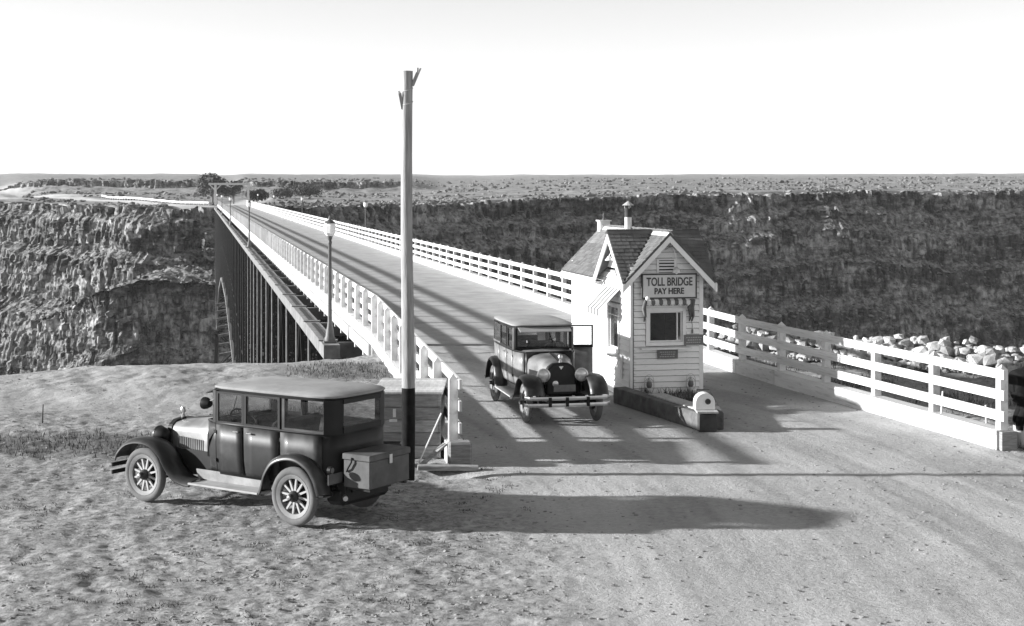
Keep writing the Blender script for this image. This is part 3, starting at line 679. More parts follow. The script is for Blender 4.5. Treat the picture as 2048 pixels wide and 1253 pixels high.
def tree(label, x, y, h, wid, seed, z=None, lean=0.0, group='trees at the far end of the bridge', nleaf=1500, leafsize=0.26):
    z = float(far_z(np.array(x), np.array(y))) if z is None else z
    t = thing('tree', label, 'tree', (x, y, z), 0, group); rng = np.random.default_rng(seed)
    mb = MB(); tips = []
    mb.tube([(0, 0, -0.3), (0.1 + lean * 0.3, 0, h * 0.25), (lean, 0.1, h * 0.5)], [h * 0.035, h * 0.028, h * 0.02], 7)
    for k in range(9):
        a = k * 2.4 + rng.random(); r = wid * (0.2 + 0.36 * rng.random()); zz = h * (0.3 + 0.58 * rng.random())
        p = (lean + math.cos(a) * r, math.sin(a) * r, zz); mb.tube([(lean * 0.6, 0, h * (0.2 + 0.25 * rng.random())), ((lean + p[0]) / 2, p[1] / 2, zz * 0.75), p], [h * 0.016, h * 0.011, h * 0.005], 5); tips.append(p)
    part('trunk', mb, 'bark', t, smooth=50)
    c = np.array(tips + [(lean, 0, h * 0.8), (lean * 1.2, 0, h * 0.62)]); i = rng.integers(0, len(c), nleaf)
    d = rng.normal(size=(nleaf, 3)); d /= np.linalg.norm(d, axis=1)[:, None]
    ctr = c[i] + d * (wid * 0.30 * rng.random((nleaf, 1)) ** 0.45) * np.array([1, 1, 0.72])
    u = rng.normal(size=(nleaf, 3)); u /= np.linalg.norm(u, axis=1)[:, None]; v = np.cross(u, d); s = leafsize * (0.5 + rng.random((nleaf, 1)))
    V = np.stack([ctr - u * s, ctr + v * s * 0.7, ctr + u * s, ctr - v * s * 0.7], 1).reshape(-1, 3)
    link('crown', np_mesh('crown', V, np.arange(4 * nleaf).reshape(-1, 4), smooth=False), 'leaf', t)
tree('broad dark tree left of the white gateway across the bridge', -93.5, 468, 10.6, 8.0, 1, nleaf=3400, leafsize=0.34)
tree('bushy tree directly behind the left post of the far gateway', -89.5, 482, 8.2, 5.5, 2, nleaf=1800, leafsize=0.32)
tree('low spreading tree seen under the beam of the far gateway', -86, 505, 4.6, 6, 3, nleaf=1700, leafsize=0.32)
tree('small pale tree beside the right post of the far gateway', -80, 470, 4.6, 5, 4, nleaf=1500, leafsize=0.3)
tree('rounded bush on the skyline just right of the gateway', -86, 560, 3.6, 7, 5, nleaf=1200, leafsize=0.36)
tree('dark clump of brush on the skyline right of the gateway', -84, 610, 3.8, 10, 6, nleaf=1600, leafsize=0.4)

# ------------------------------------------------------------------ toll house
YAW = 0.208
HOUSE = thing('toll_house', 'small white clapboard toll booth with cross gabled shingle roof', 'toll booth', (3.36, 32.62, 0), YAW)
def hp(name, mb, m, parent=None, **k): return part(name, mb, m, parent or HOUSE, **k)
HW, HD, HE, HR = 0.80, 5.1, 2.84, 3.66            # half width, depth, wall plate, ridge
OV = 0.24                                         # roof overhang
SLP = (HR - HE) / HW                              # main roof slope
CG = 0.98                                         # centre of the cross gable
def siding_mesh(lower=0.036, upper=0.006, h=0.113):
    # spaced board: unit length along x, thicker at its lower edge, facing -y
    return MB().add([(-.5, -lower, 0), (.5, -lower, 0), (.5, 0, 0), (-.5, 0, 0), (-.5, -upper, h), (.5, -upper, h), (.5, 0, h), (-.5, 0, h)],
                    [(0, 3, 2, 1), (4, 5, 6, 7), (0, 1, 5, 4), (1, 2, 6, 5), (2, 3, 7, 6), (3, 0, 4, 7)]).mesh('siding')
SIDE_ME = siding_mesh(); SIDE_ME.materials.append(MATS['white_wall'])
def board(parent, x0, x1, z, face):               # face: 'front' 'left' 'right' 'back', x along the wall
    L = x1 - x0; c = (x0 + x1) / 2
    if face == 'front': loc, rz = (c, 0, z), 0
    elif face == 'left': loc, rz = (-HW, c, z), -math.pi / 2
    elif face == 'right': loc, rz = (HW, c, z), math.pi / 2
    else: loc, rz = (c, HD, z), math.pi
    o = link('siding', SIDE_ME, None, parent, loc, (0, 0, rz), (L, 1, 1)); return o
# wall cores (real openings); dark colour in siding gaps draws the lap shadows
FW = (-0.40, 0.36, 1.29, 1.96)                    # front window opening x0 x1 z0 z1
LW = (0.90, 1.72, 1.04, 1.98)                     # left window opening, along depth
T = 0.10
gable = [(-HW, HE), (HW, HE), (0, HR - 0.02)]
wf = MB(); wf.bx(-HW, HW, 0, T, 0.04, FW[2]); wf.bx(-HW, FW[0], 0, T, FW[2], FW[3]); wf.bx(FW[1], HW, 0, T, FW[2], FW[3]); wf.bx(-HW, HW, 0, T, FW[3], HE)
wf.prism(gable, 0, T, 'y'); WF = hp('front_wall', wf, 'raw_timber')
wl = MB(); wl.bx(-HW, -HW + T, T, HD, 0.04, LW[2]); wl.bx(-HW, -HW + T, T, LW[0], LW[2], LW[3]); wl.bx(-HW, -HW + T, LW[1], HD, LW[2], LW[3]); wl.bx(-HW, -HW + T, T, HD, LW[3], HE - 0.05)
WL = hp('left_wall', wl, 'raw_timber')
WR = hp('right_wall', MB().bx(HW - T, HW, T, HD, 0.04, HE - 0.05), 'raw_timber')
wb = MB().bx(-HW + T, HW - T, HD - T, HD, 0.04, HE); wb.prism(gable, HD - T, HD, 'y'); WB = hp('rear_wall', wb, 'white_wall')
hp('floor', MB().bx(-HW + T, HW - T, T, HD - T, 0.02, 0.1), 'interior'); hp('partition', MB().bx(-HW + T, HW - T, 2.3, 2.36, 0.1, HE + 0.3), 'interior')
hp('counter', MB().bx(-HW + T, HW - T, 0.12, 0.5, 1.1, 1.16), 'dark_timber')
gw = MB()
for s in (-1, 1): gw.prism([(CG - 1.0, HE), (CG + 1.0, HE), (CG, HR - 0.03)], s * HW, s * (HW - T), 'x')
hp('side_gable_wall', gw, 'white_wall')
EXP = 0.128
n = int(HE / EXP)
for k in range(n + 8):
    z = 0.05 + k * EXP; zt = z + 0.07
    if zt < HE - 0.10:
        segs = [(-HW + 0.06, HW - 0.06)]
        if FW[2] - 0.10 < zt < FW[3] + 0.08: segs = [(-HW + 0.06, FW[0] - 0.085), (FW[1] + 0.085, HW - 0.06)]
        for a, b in segs: board(WF, a, b, z, 'front')
        segs = [(0.06, HD - 0.06)]
        if LW[2] - 0.06 < zt < LW[3] + 0.08: segs = [(0.06, LW[0] - 0.08), (LW[1] + 0.08, HD - 0.06)]
        for a, b in segs:
            while b - a > 3.2: board(WL, a, a + 3.0 - 0.002, z, 'left'); a += 3.0
            board(WL, a, b, z, 'left')
        board(WR, 0.06, HD - 0.06, z, 'right'); board(WB, -HW + .06, HW - .06, z, 'back')
    elif zt < HR - 0.16:
        hw = (HR - zt - 0.09) / SLP
        if hw > 0.05: board(WF, -hw, hw, z, 'front')
for sx in (-1, 1):
    for yy in (-0.026, HD - 0.06): hp('corner_board', MB().bx(sx * HW - (0.03 if sx > 0 else 0.028) - (0.03 if sx > 0 else 0), sx * HW + 0.03, yy, yy + 0.086, 0.05, HE), 'trim_white')

# roof: two main slopes and a cross gable, laid with separate shingles
def roof_plane(name, corners, thick=0.035):
    c = [Vector(p) for p in corners]; nrm = (c[1] - c[0]).cross(c[2] - c[0]).normalized()
    if nrm.z < 0: nrm = -nrm
    mb = MB(); n_ = len(c)
    mb.add([p + nrm * 0.0 for p in c] + [p - nrm * thick for p in c], [tuple(range(n_)), tuple(range(2 * n_ - 1, n_ - 1, -1))] + [(k, n_ + k, n_ + (k + 1) % n_, (k + 1) % n_) for k in range(n_)])
    return hp(name, mb, 'shingle_underlay'), nrm
XE = HW + OV; ZE = HE - SLP * OV                   # eave line
def main_z(x): return HR - SLP * abs(x)
CH = 1.0 + 0.24; CS = (HR - ZE) / CH               # cross gable half span incl. overhang, slope
YF = -0.26; YB = HD + 0.25; XO = HW + 0.27         # front rake, rear rake, side rake
YC0, YC1 = CG - CH, CG + CH
MAIN = {}
for sx in (-1, 1):
    MAIN[(sx, 0)] = roof_plane('roof_slope', [(0, YF, HR), (sx * XE, YF, ZE), (sx * XE, max(YF, YC0), ZE), (0, CG, HR)] if YC0 > YF + 0.01 else [(0, YF, HR), (sx * XE, YF, ZE), (0, CG, HR)])[0]
    MAIN[(sx, 1)] = roof_plane('roof_slope', [(0, CG, HR), (sx * XE, YC1, ZE), (sx * XE, YB, ZE), (0, YB, HR)])[0]
def cross(sx, near):
    yv = CG - CH if near else CG + CH
    return [(0, CG, HR + 0.012), (sx * XO, CG, HR + 0.012), (sx * XO, yv, ZE + 0.012), (sx * (XE), yv, ZE + 0.012)]
CROSS = {}
for sx in (-1, 1):
    for near in (True, False):
        CROSS[(sx, near)] = roof_plane('cross_gable_slope', cross(sx, near))
SH_MES = []
for k in range(4):
    w_ = 0.10 + 0.025 * k
    me = MB().add([(-w_ / 2, 0, 0.016), (w_ / 2, 0, 0.018), (w_ / 2, 0.17, 0.003), (-w_ / 2, 0.17, 0.003), (-w_ / 2, 0, 0.002), (w_ / 2, 0, 0.002), (w_ / 2, 0.17, -0.006), (-w_ / 2, 0.17, -0.006)],
                  [(0, 1, 2, 3), (7, 6, 5, 4), (0, 4, 5, 1), (1, 5, 6, 2), (2, 6, 7, 3), (3, 7, 4, 0)]).mesh('shingle')
    me.materials.append(MATS['shingle']); SH_MES.append((w_, me))
SH_LEFT = [300]
def shingle_plane(parent, origin, xdir, ydir, width_fn, length, singly, x_lo, x_hi):
    """courses laid up ydir from the eave origin; width_fn(d) -> allowed x range at distance d up the slope"""
    xd = Vector(xdir).normalized(); yd = Vector(ydir).normalized(); zd = xd.cross(yd)
    rng = random.Random(3); rest = MB(); d = 0.0; o = Vector(origin)
    while d < length - 0.04:
        lo, hi = width_fn(d); x = lo
        while x < hi - 0.03:
            w_, me = SH_MES[rng.randrange(4)]
            if x + w_ > hi: sc = max(0.2, (hi - x) / w_)
            else: sc = 1
            c = o + xd * (x + w_ * sc / 2) + yd * (d + rng.uniform(-0.006, 0.006)) + zd * rng.uniform(0.0, 0.004)
            M = Matrix((xd, yd, zd)).transposed().to_4x4(); M.translation = c
            M = M @ Matrix.Rotation(rng.uniform(-0.01, 0.01), 4, 'Z') @ Matrix.Scale(sc * 0.97, 4, (1, 0, 0))
            if singly and SH_LEFT[0] > 0 and x >= x_lo and x <= x_hi:
                ob = link('shingle', me, None, parent); ob.matrix_local = M; SH_LEFT[0] -= 1
            else:
                rest.add([M @ v.co for v in me.vertices], [tuple(p.vertices) for p in me.polygons])
            x += w_ * sc
        d += 0.118
    if rest.v: stuff(part('shingles', rest, 'shingle', parent))
def up(sx, x): return (sx * -1, 0, SLP)
LEN = math.hypot(XE, HR - ZE)
# near faces of the cross gable (singly laid), then the front part of the left slope, the rest joined
for sx in (-1, 1):
    pl, nn = CROSS[(sx, True)]; lc = math.hypot(CH, HR - ZE)
    def wf_(d, sx=sx):
        f = d / lc; xin = (1 - f) * XE                    # valley with the main slope
        return (-XO, -xin + 0.02) if sx < 0 else (xin - 0.02, XO)
    shingle_plane(pl, (0, CG - CH, ZE + 0.012), (1, 0, 0), (0, CH, HR - ZE), wf_, lc, sx < 0, -9, 9)
    pl, nn = CROSS[(sx, False)]
    def wf2_(d, sx=sx):
        f = d / lc; xin = (1 - f) * XE
        return (xin - 0.02, XO) if sx < 0 else (-XO, -xin + 0.02)
    shingle_plane(pl, (0, CG + CH, ZE + 0.012), (-1, 0, 0), (0, -CH, HR - ZE), wf2_, lc, False, 0, 0)
shingle_plane(MAIN[(-1, 0)], (-XE, 0, ZE), (0, -1, 0), (XE, 0, HR - ZE), lambda d: (-(YC0 + d / LEN * CH), -YF), LEN, True, -9, 9)
shingle_plane(MAIN[(-1, 1)], (-XE, 0, ZE), (0, -1, 0), (XE, 0, HR - ZE), lambda d: (-YB, -(YC1 - d / LEN * CH)), LEN, True, -9, 9)
shingle_plane(MAIN[(1, 0)], (XE, 0, ZE), (0, 1, 0), (-XE, 0, HR - ZE), lambda d: (YF, YC0 + d / LEN * CH), LEN, False, 0, 0)
shingle_plane(MAIN[(1, 1)], (XE, 0, ZE), (0, 1, 0), (-XE, 0, HR - ZE), lambda d: (YC1 - d / LEN * CH, YB), LEN, False, 0, 0)
# ridges, rake boards, fascia
hp('ridge_cap', MB().prism([(-0.09, HR - 0.06), (0, HR + 0.045), (0.09, HR - 0.06), (0, HR + 0.02)], YF - 0.01, YB + 0.01, 'y'), 'pale_timber')
hp('ridge_cap', MB().prism([(CG - 0.09, HR - 0.045), (CG, HR + 0.06), (CG + 0.09, HR - 0.045), (CG, HR + 0.035)], -XO - 0.01, XO + 0.01, 'x'), 'shingle')
def rake(y0, y1):
    for sx in (-1, 1):
        mb = MB(); d = 0.16
        mb.prism([(0, HR - 0.035), (sx * (XE + 0.02), ZE - 0.055), (sx * (XE + 0.02), ZE - 0.055 - d), (0, HR - 0.035 - d)], y0, y1, 'y'); hp('rake_board', mb, 'trim_white')
rake(YF + 0.004, YF + 0.045); rake(YB - 0.045, YB - 0.004)
for sx in (-1, 1):
    for s2 in (-1, 1):
        mb = MB(); d = 0.16; a, b = sorted((sx * (XO - 0.004), sx * (XO - 0.045)))
        mb.prism([(CG, HR - 0.03), (CG + s2 * (CH + 0.02), ZE - 0.045), (CG + s2 * (CH + 0.02), ZE - 0.045 - d), (CG, HR - 0.03 - d)], a, b, 'x'); hp('rake_board', mb, 'trim_white')
    a, b = sorted((sx * (XE - 0.03), sx * (XE + 0.005)))
    hp('fascia', MB().bx(a, b, CG + CH + 0.06, YB - 0.05, ZE - 0.14, ZE - 0.03), 'trim_white')
    sa, sb = sorted((sx * HW, sx * (XE - 0.03))); hp('soffit', MB().bx(sa, sb, CG + CH + 0.06, YB - 0.05, ZE - 0.13, ZE - 0.11), 'trim_white')
# louvre, windows
lv = hp('gable_vent', MB().bx(-0.23, 0.21, -0.036, -0.028, 2.76, 3.10), 'trim_white')
for k in range(4): part('slat', MB().add([(-0.18, -0.05, 2.815 + k * 0.068), (0.16, -0.05, 2.815 + k * 0.068), (0.16, -0.037, 2.85 + k * 0.068), (-0.18, -0.037, 2.85 + k * 0.068), (-0.18, -0.037, 2.812 + k * 0.068), (0.16, -0.037, 2.812 + k * 0.068)], [(0, 1, 2, 3), (0, 4, 5, 1), (3, 2, 5, 4), (0, 3, 4), (1, 5, 2)]), 'trim_white', lv)
part('vent_gap_shade', MB().bx(-0.18, 0.16, -0.0375, -0.0362, 2.80, 3.07), 'soot_and_shade', lv)  # thin dark sheet painted as the shade between the slats
def window(parent, x0, x1, z0, z1, place):
    mb = MB(); c = 0.075
    for a in ((x0 - c, x0, z0 - c, z1 + c), (x1, x1 + c, z0 - c, z1 + c), (x0, x1, z1, z1 + c), (x0, x1, z0 - c, z0)): mb.bx(a[0], a[1], -0.045, 0.03, a[2], a[3])
    w_ = part('window', mb, 'trim_white', parent, **place)
    part('pane', MB().bx(x0, x1, 0.03, 0.034, z0, z1), 'window_glass', w_)
    sm = MB(); d = 0.035
    for a in ((x0, x0 + d, z0, z1), (x1 - d, x1, z0, z1), (x0 + d, x1 - d, z1 - d, z1), (x0 + d, x1 - d, z0, z0 + d)): sm.bx(a[0], a[1], 0.012, 0.05, a[2], a[3])
    part('sash', sm, 'trim_white', w_); return w_
wn = window(HOUSE, *FW[:2], *FW[2:], {})
part('sill', MB().bx(FW[0] - 0.22, FW[1] + 0.16, -0.20, -0.02, FW[2] - 0.145, FW[2] - 0.11), 'trim_white', wn)
part('mullion', MB().bx(0.235, 0.262, 0.01, 0.055, FW[2] + .035, FW[3] - .035), 'trim_white', wn)
wn2 = window(HOUSE, LW[0], LW[1], LW[2], LW[3], dict(loc=(-HW, 0, 0), rot=(0, 0, -math.pi / 2)))
for c in [wn2]:      # the left window runs along the depth: mirror x so that it opens at the right place
    c.rotation_euler = (0, 0, math.pi / 2); c.scale = (1, -1, 1); c.location = (-HW, 0, 0)
part('sill', MB().bx(LW[0] - 0.2, LW[1] + 0.2, -0.24, -0.02, LW[2] - 0.13, LW[2] - 0.09), 'trim_white', wn2)
hp('notice_board', MB().bx(-HW - 0.055, -HW - 0.025, 0.55, 0.70, 0.45, 0.98), 'trim_white')
# striped awnings
def awning(pts_wall, pts_out, n, drop, name='awning'):
    a0, a1 = Vector(pts_wall[0]), Vector(pts_wall[1]); b0, b1 = Vector(pts_out[0]), Vector(pts_out[1])
    root = hp(name, MB().tube([a0, a1], 0.02, 6), 'trim_white')
    for i in range(n):
        t0, t1 = i / n, (i + 1) / n
        p = [a0.lerp(a1, t0), a0.lerp(a1, t1), b0.lerp(b1, t1), b0.lerp(b1, t0)]; mid = (p[2] + p[3]) / 2
        nrm = (p[1] - p[0]).cross(p[3] - p[0]).normalized() * 0.004
        mb = MB(); ring = [p[0], p[1], p[2], p[3]]
        mb.add([q + nrm for q in ring] + [q - nrm for q in ring], [(0, 1, 2, 3), (7, 6, 5, 4), (0, 4, 5, 1), (1, 5, 6, 2), (2, 6, 7, 3), (3, 7, 4, 0)])
        dz = Vector((0, 0, -drop)); f = [p[3], p[2], p[2] + dz * 0.6, mid + dz, p[3] + dz * 0.6]; off = (b0 - a0); off.z = 0; off = off.normalized() * 0.004
        mb.add([q for q in f] + [q + off for q in f], [(0, 1, 2, 3, 4), (9, 8, 7, 6, 5)] + [(k, 5 + k, 5 + (k + 1) % 5, (k + 1) % 5) for k in range(5)])
        part('stripe', mb, 'awning_dark' if i % 2 else 'awning_pale', root)
    for q, r in ((a0, b0), (a1, b1)):
        part('arm', MB().tube([r, (q.x * 0.97 + r.x * 0.03, q.y * 0.97 + r.y * 0.03, r.z - 0.15)], 0.008, 5), 'galvanised', root)
    return root
awning([(-0.50, -0.03, 2.28), (0.47, -0.03, 2.28)], [(-0.50, -0.22, 2.20), (0.47, -0.22, 2.20)], 11, 0.11)
awning([(-HW - 0.03, 0.72, 2.42), (-HW - 0.03, 1.92, 2.42)], [(-HW - 0.50, 0.72, 1.94), (-HW - 0.50, 1.92, 1.94)], 9, 0.17)
for x in (-0.53, 0.50, 0.56):                      # gathered cloth and cords hanging at the awning ends
    hp('awning_cord', MB().tube([(x, -0.2, 2.22), (x - 0.03, -0.16, 2.05), (x + 0.03, -0.07, 1.86), (x, -0.06, 1.74)], [0.035, 0.05, 0.03, 0.012], 6), 'awning_dark', smooth=60)
hp('awning_knob', MB().lathe([(0.0, -0.05), (0.045, -0.03), (0.05, 0), (0.045, 0.03), (0.0, 0.05)], 8, (-0.5, -0.24, 2.26)), 'trim_white', smooth=60)
hp('pull_cord', MB().tube([(0.46, -0.2, 2.18), (0.50, -0.1, 1.9), (0.57, -0.05, 1.66), (0.57, -0.04, 1.55)], 0.006, 5), 'ink')
hp('pull_handle', MB().bx(0.555, 0.59, -0.06, -0.035, 1.47, 1.56), 'plate_dark')
# sign and plates
def text(parent, body, size, loc, m, align='CENTER', depth=0.004, offset=0.0, sx=1.0, width=None):
    cu = bpy.data.curves.new('lettering', 'FONT'); cu.body = body; cu.size = size; cu.align_x = align; cu.align_y = 'CENTER'; cu.extrude = depth; cu.offset = offset
    tmp = bpy.data.objects.new('tmp', cu); COL.objects.link(tmp)
    dg = bpy.context.evaluated_depsgraph_get(); me = bpy.data.meshes.new_from_object(tmp.evaluated_get(dg)); bpy.data.objects.remove(tmp)
    me.materials.clear()
    if width:
        xs_ = [v.co.x for v in me.vertices]; sx = width / (max(xs_) - min(xs_))
    return link('lettering', me, m, parent, loc, (R(90), 0, 0), (sx, 1, 1))
SG = hp('sign', MB().bx(-0.57, 0.62, -0.125, -0.09, 2.27, 2.755), 'sign_board'); SG['label'] = 'sign reading TOLL BRIDGE PAY HERE'
fm = MB()
for a in ((-0.60, 0.65, 2.755, 2.785), (-0.60, 0.65, 2.24, 2.27), (-0.60, -0.57, 2.27, 2.755), (0.62, 0.65, 2.27, 2.755)): fm.bx(a[0], a[1], -0.135, -0.085, a[2], a[3])
part('frame', fm, 'ink', SG)
text(SG, 'TOLL BRIDGE', 0.25, (0.03, -0.128, 2.60), 'ink', offset=0.005, width=1.04); text(SG, 'PAY HERE', 0.18, (0.02, -0.128, 2.40), 'ink', offset=0.006, width=0.67)
for x in (-0.4, 0.45): part('bracket', MB().bx(x - .02, x + .02, -0.09, -0.02, 2.3, 2.7), 'ink', SG)
def plate(x0, x1, z0, z1):
    p = hp('plate', MB().bx(x0, x1, -0.06, -0.045, z0, z1), 'plate_dark'); rng = random.Random(int(z0 * 100))
    for k in range(3):
        z = z1 - (z1 - z0) * (0.27 + 0.24 * k); mb = MB(); x = x0 + 0.05 + 0.03 * (k % 2)
        while x < x1 - 0.07:                       # worn, unreadable painted lines
            w_ = rng.uniform(0.02, 0.05); mb.bx(x, min(x + w_, x1 - 0.04), -0.063, -0.0605, z - 0.012, z + 0.012); x += w_ + 0.014
        part('worn_lettering', mb, 'plate_text', p)
plate(-0.22, 0.24, 0.93, 1.13); plate(0.38, 0.83, 1.22, 1.44)
# gooseneck lamp over the sign, small lamp in the side gable
gn = hp('gooseneck_lamp', MB().tube([(-0.02, -0.03, 3.30), (0.02, -0.14, 3.36), (0.08, -0.24, 3.33), (0.12, -0.28, 3.2), (0.14, -0.28, 3.0), (0.14, -0.27, 2.93)], 0.011, 6), 'galvanised', smooth=60)
part('lamp_shade', MB().lathe([(0.03, 0.10), (0.06, 0.07), (0.10, 0.0), (0.095, -0.02)], 12, (0.14, -0.26, 2.83)), 'galvanised', gn, smooth=50)
part('bulb', MB().lathe([(0.0, -0.06), (0.03, -0.04), (0.035, -0.01), (0.02, 0.02)], 8, (0.14, -0.26, 2.83)), 'globe_glass', gn, smooth=50)
sl = hp('gable_lamp', MB().tube([(-HW - 0.01, CG, 3.16), (-HW - 0.18, CG, 3.2), (-HW - 0.22, CG, 3.12)], 0.012, 6), 'galvanised')
part('lamp_shade', MB().lathe([(0.03, 0.09), (0.05, 0.06), (0.10, 0.0)], 10, (-HW - 0.22, CG, 3.03)), 'trim_white', sl)
gp = hp('gable_window', MB().bx(-HW - 0.03, -HW - 0.004, CG - 0.25, CG + 0.25, 2.55, 2.62), 'trim_white')
part('pane', MB().bx(-HW - 0.02, -HW - 0.006, CG - 0.2, CG + 0.2, 2.625, 2.9), 'plate_dark', gp)
# stove pipe and ridge vent
sp = hp('stove_pipe', MB().lathe([(0.085, HR - 0.35), (0.085, HR + 0.52)], 12, (-0.12, 2.55, 0)), 'galvanised', smooth=40)
part('soot_band', MB().lathe([(0.087, HR + 0.30), (0.0875, HR + 0.523)], 12, (-0.12, 2.55, 0)), 'soot_and_shade', sp, smooth=40)
part('pipe_cap', MB().lathe([(0.15, HR + 0.575), (0.0, HR + 0.68)], 12, (-0.12, 2.55, 0)), 'galvanised', sp)
for a in (0.5, 2.6, 4.7): part('cap_strap', MB().bx(-0.12 + .082 * math.cos(a) - .008, -0.12 + .082 * math.cos(a) + .008, 2.55 + .082 * math.sin(a) - .008, 2.55 + .082 * math.sin(a) + .008, HR + .5, HR + .59), 'galvanised', sp)
cv = hp('ridge_vent', MB().bx(-0.13, 0.13, HD - 0.10, HD + 0.16, HR - 0.1, HR + 0.15), 'trim_white')
part('vent_cap', MB().bx(-0.16, 0.16, HD - 0.13, HD + 0.19, HR + 0.15, HR + 0.18), 'trim_white', cv)
part('finial', MB().lathe([(0.05, HR + 0.18), (0.02, HR + 0.24), (0.03, HR + 0.3), (0.0, HR + 0.38)], 8, (0, HD + 0.03, 0)), 'lamp_iron', cv)

# island in front of the booth
isl = thing('traffic_island', 'heavy timber island kerb pointing forward from the toll booth', 'kerb', (3.72, 28.5, 0))
io = Vector(isl.location)
part('timber', MB().beam(Vector((2.33, 32.5, 0.16)) - io, Vector((3.70, 28.75, 0.16)) - io, 0.30, 0.34), 'island_timber', isl, bevel=0.015)
part('timber', MB().beam(Vector((4.10, 32.2, 0.16)) - io, Vector((3.92, 28.75, 0.16)) - io, 0.28, 0.33), 'island_timber', isl, bevel=0.015)
part('end_block', MB().bx(-0.17, 0.17, -0.02, 0.25, 0, 0.335), 'dark_timber', isl, bevel=0.012)
part('top_board', MB().beam(Vector((3.0, 31.3, 0.338)) - io, Vector((3.80, 28.95, 0.338)) - io, 0.34, 0.03), 'pale_timber', isl)
part('nose_board', MB().bx(-0.2, 0.2, -0.03, 0.55, 0.352, 0.382), 'pale_timber', isl)
part('soil', MB().prism([(2.5 - io.x, 32.3 - io.y), (4.0 - io.x, 32.3 - io.y), (3.85 - io.x, 29.2 - io.y), (3.65 - io.x, 29.2 - io.y)], 0.0, 0.22, 'z'), 'dirt', isl)
dm = thing('beacon_box', 'white round-topped box with a dark round hole on the island nose', 'beacon', (3.70, 28.72, 0.385), 0.05)
dome = [(-0.19, 0), (0.19, 0)] + [(0.19 * math.cos(a), 0.13 + 0.19 * math.sin(a)) for a in np.linspace(0, math.pi, 13)]
part('housing', MB().prism(dome, -0.0, 0.26, 'y'), 'trim_white', dm, bevel=0.008)
part('lens', MB().lathe([(0.055, 0.0), (0.055, -0.02), (0.04, -0.02), (0.038, -0.004)], 14, (0.05, 0.0, 0.16), 'y'), 'ink', dm)
def lantern(x, label):
    p = HOUSE.matrix_basis @ Vector((x, -0.16, 0)); z = 0.22
    t = thing('lantern', label, 'lantern', (p.x, p.y, z), 0, 'lanterns at the booth front')
    part('tank', MB().lathe([(0.085, 0), (0.09, 0.02), (0.085, 0.07), (0.05, 0.095), (0.05, 0.105)], 12), 'galvanised', t, smooth=40)
    part('globe', MB().lathe([(0.045, 0.105), (0.062, 0.15), (0.058, 0.2), (0.04, 0.235)], 12), 'plate_dark', t, smooth=50)
    part('chimney', MB().lathe([(0.045, 0.235), (0.05, 0.26), (0.03, 0.28), (0.03, 0.31), (0.04, 0.315), (0.0, 0.33)], 12), 'galvanised', t, smooth=30)
    for s in (-1, 1): part('guard_wire', MB().tube([(s * .08, 0, 0.06), (s * .1, 0, 0.12), (s * .1, 0, 0.24), (s * .04, 0, 0.30)], 0.010, 5), 'galvanised', t)
    part('bail', MB().tube([(0.1 * math.cos(a), 0, 0.25 + 0.14 * math.sin(a)) for a in np.linspace(0, math.pi, 11)], 0.006, 5), 'galvanised', t)
    part('block', MB().bx(-0.1, 0.1, -0.1, 0.1, -0.22, 0.0), 'trim_white', t)
lantern(-0.44, 'left kerosene lantern at the foot of the booth front'); lantern(0.50, 'right kerosene lantern at the foot of the booth front')

# ------------------------------------------------------------------ cars
def wheel_set(r=0.405, tw=0.115, dark=False):
    R0 = r; ri = r - 0.125
    felloe = MB().lathe([(ri - 0.035, -0.03), (ri, -0.045), (ri + 0.022, -0.05), (ri + 0.022, 0.05), (ri, 0.045), (ri - 0.035, 0.03), (ri - 0.035, -0.03)], 28, axis='y', caps=False)
    prof = [(ri + 0.005, -0.045)] + [((R0 + ri) / 2 + (R0 - ri) / 2 * math.sin(a), -(tw / 2) * math.cos(a)) for a in np.linspace(-0.9, math.pi + 0.9, 14)] + [(ri + 0.005, 0.045)]
    tyre = MB().lathe(prof, 32, axis='y', caps=False)
    hub = MB().lathe([(0.0, 0.13), (0.038, 0.125), (0.045, 0.08), (0.075, 0.055), (0.08, 0.02), (0.08, -0.03), (0.0, -0.03)], 14, axis='y', caps=False)
    drum = MB().lathe([(0.0, -0.045), (0.17, -0.045), (0.175, -0.06), (0.175, -0.11), (0.0, -0.11)], 18, axis='y', caps=False)
    sp = MB().loft([[(0.017, -0.014, 0.06), (0.017, 0.014, 0.06), (-0.017, 0.014, 0.06), (-0.017, -0.014, 0.06)], [(0.012, -0.014, ri - 0.03), (0.012, 0.014, ri - 0.03), (-0.012, 0.014, ri - 0.03), (-0.012, -0.014, ri - 0.03)]], True, True)
    cap = MB().lathe([(0.0, 0.145), (0.03, 0.14), (0.034, 0.10)], 10, axis='y', caps=False)
    ms = dict(wheel=(felloe.mesh('wheel', 40), 'felloe'), tyre=(tyre.mesh('tyre', 60), 'tyre'), hub=(hub.mesh('hub', 40), 'fender_black'), drum=(drum.mesh('drum', 40), 'car_black'), spoke=(sp.mesh('spoke'), 'spoke_wood'), cap=(cap.mesh('cap', 40), 'nickel'))
    for me, m in ms.values(): me.materials.append(MATS[m])
    return {k: v[0] for k, v in ms.items()}
WM = wheel_set()
def catmull(P, n=6):
    out = []; P = [np.array(p, float) for p in P]; Q = [2 * P[0] - P[1]] + P + [2 * P[-1] - P[-2]]
    for i in range(1, len(Q) - 2):
        for k in range(n):
            t = k / n; a, b, c, d = Q[i - 1:i + 3]
            out.append(0.5 * (2 * b + (c - a) * t + (2 * a - 5 * b + 4 * c - d) * t * t + (3 * b - a - 3 * c + d) * t ** 3))
    out.append(P[-1]); return out
def solid(o, t, off=-1):
    m = o.modifiers.new('thickness', 'SOLIDIFY'); m.thickness = t; m.offset = off; return o

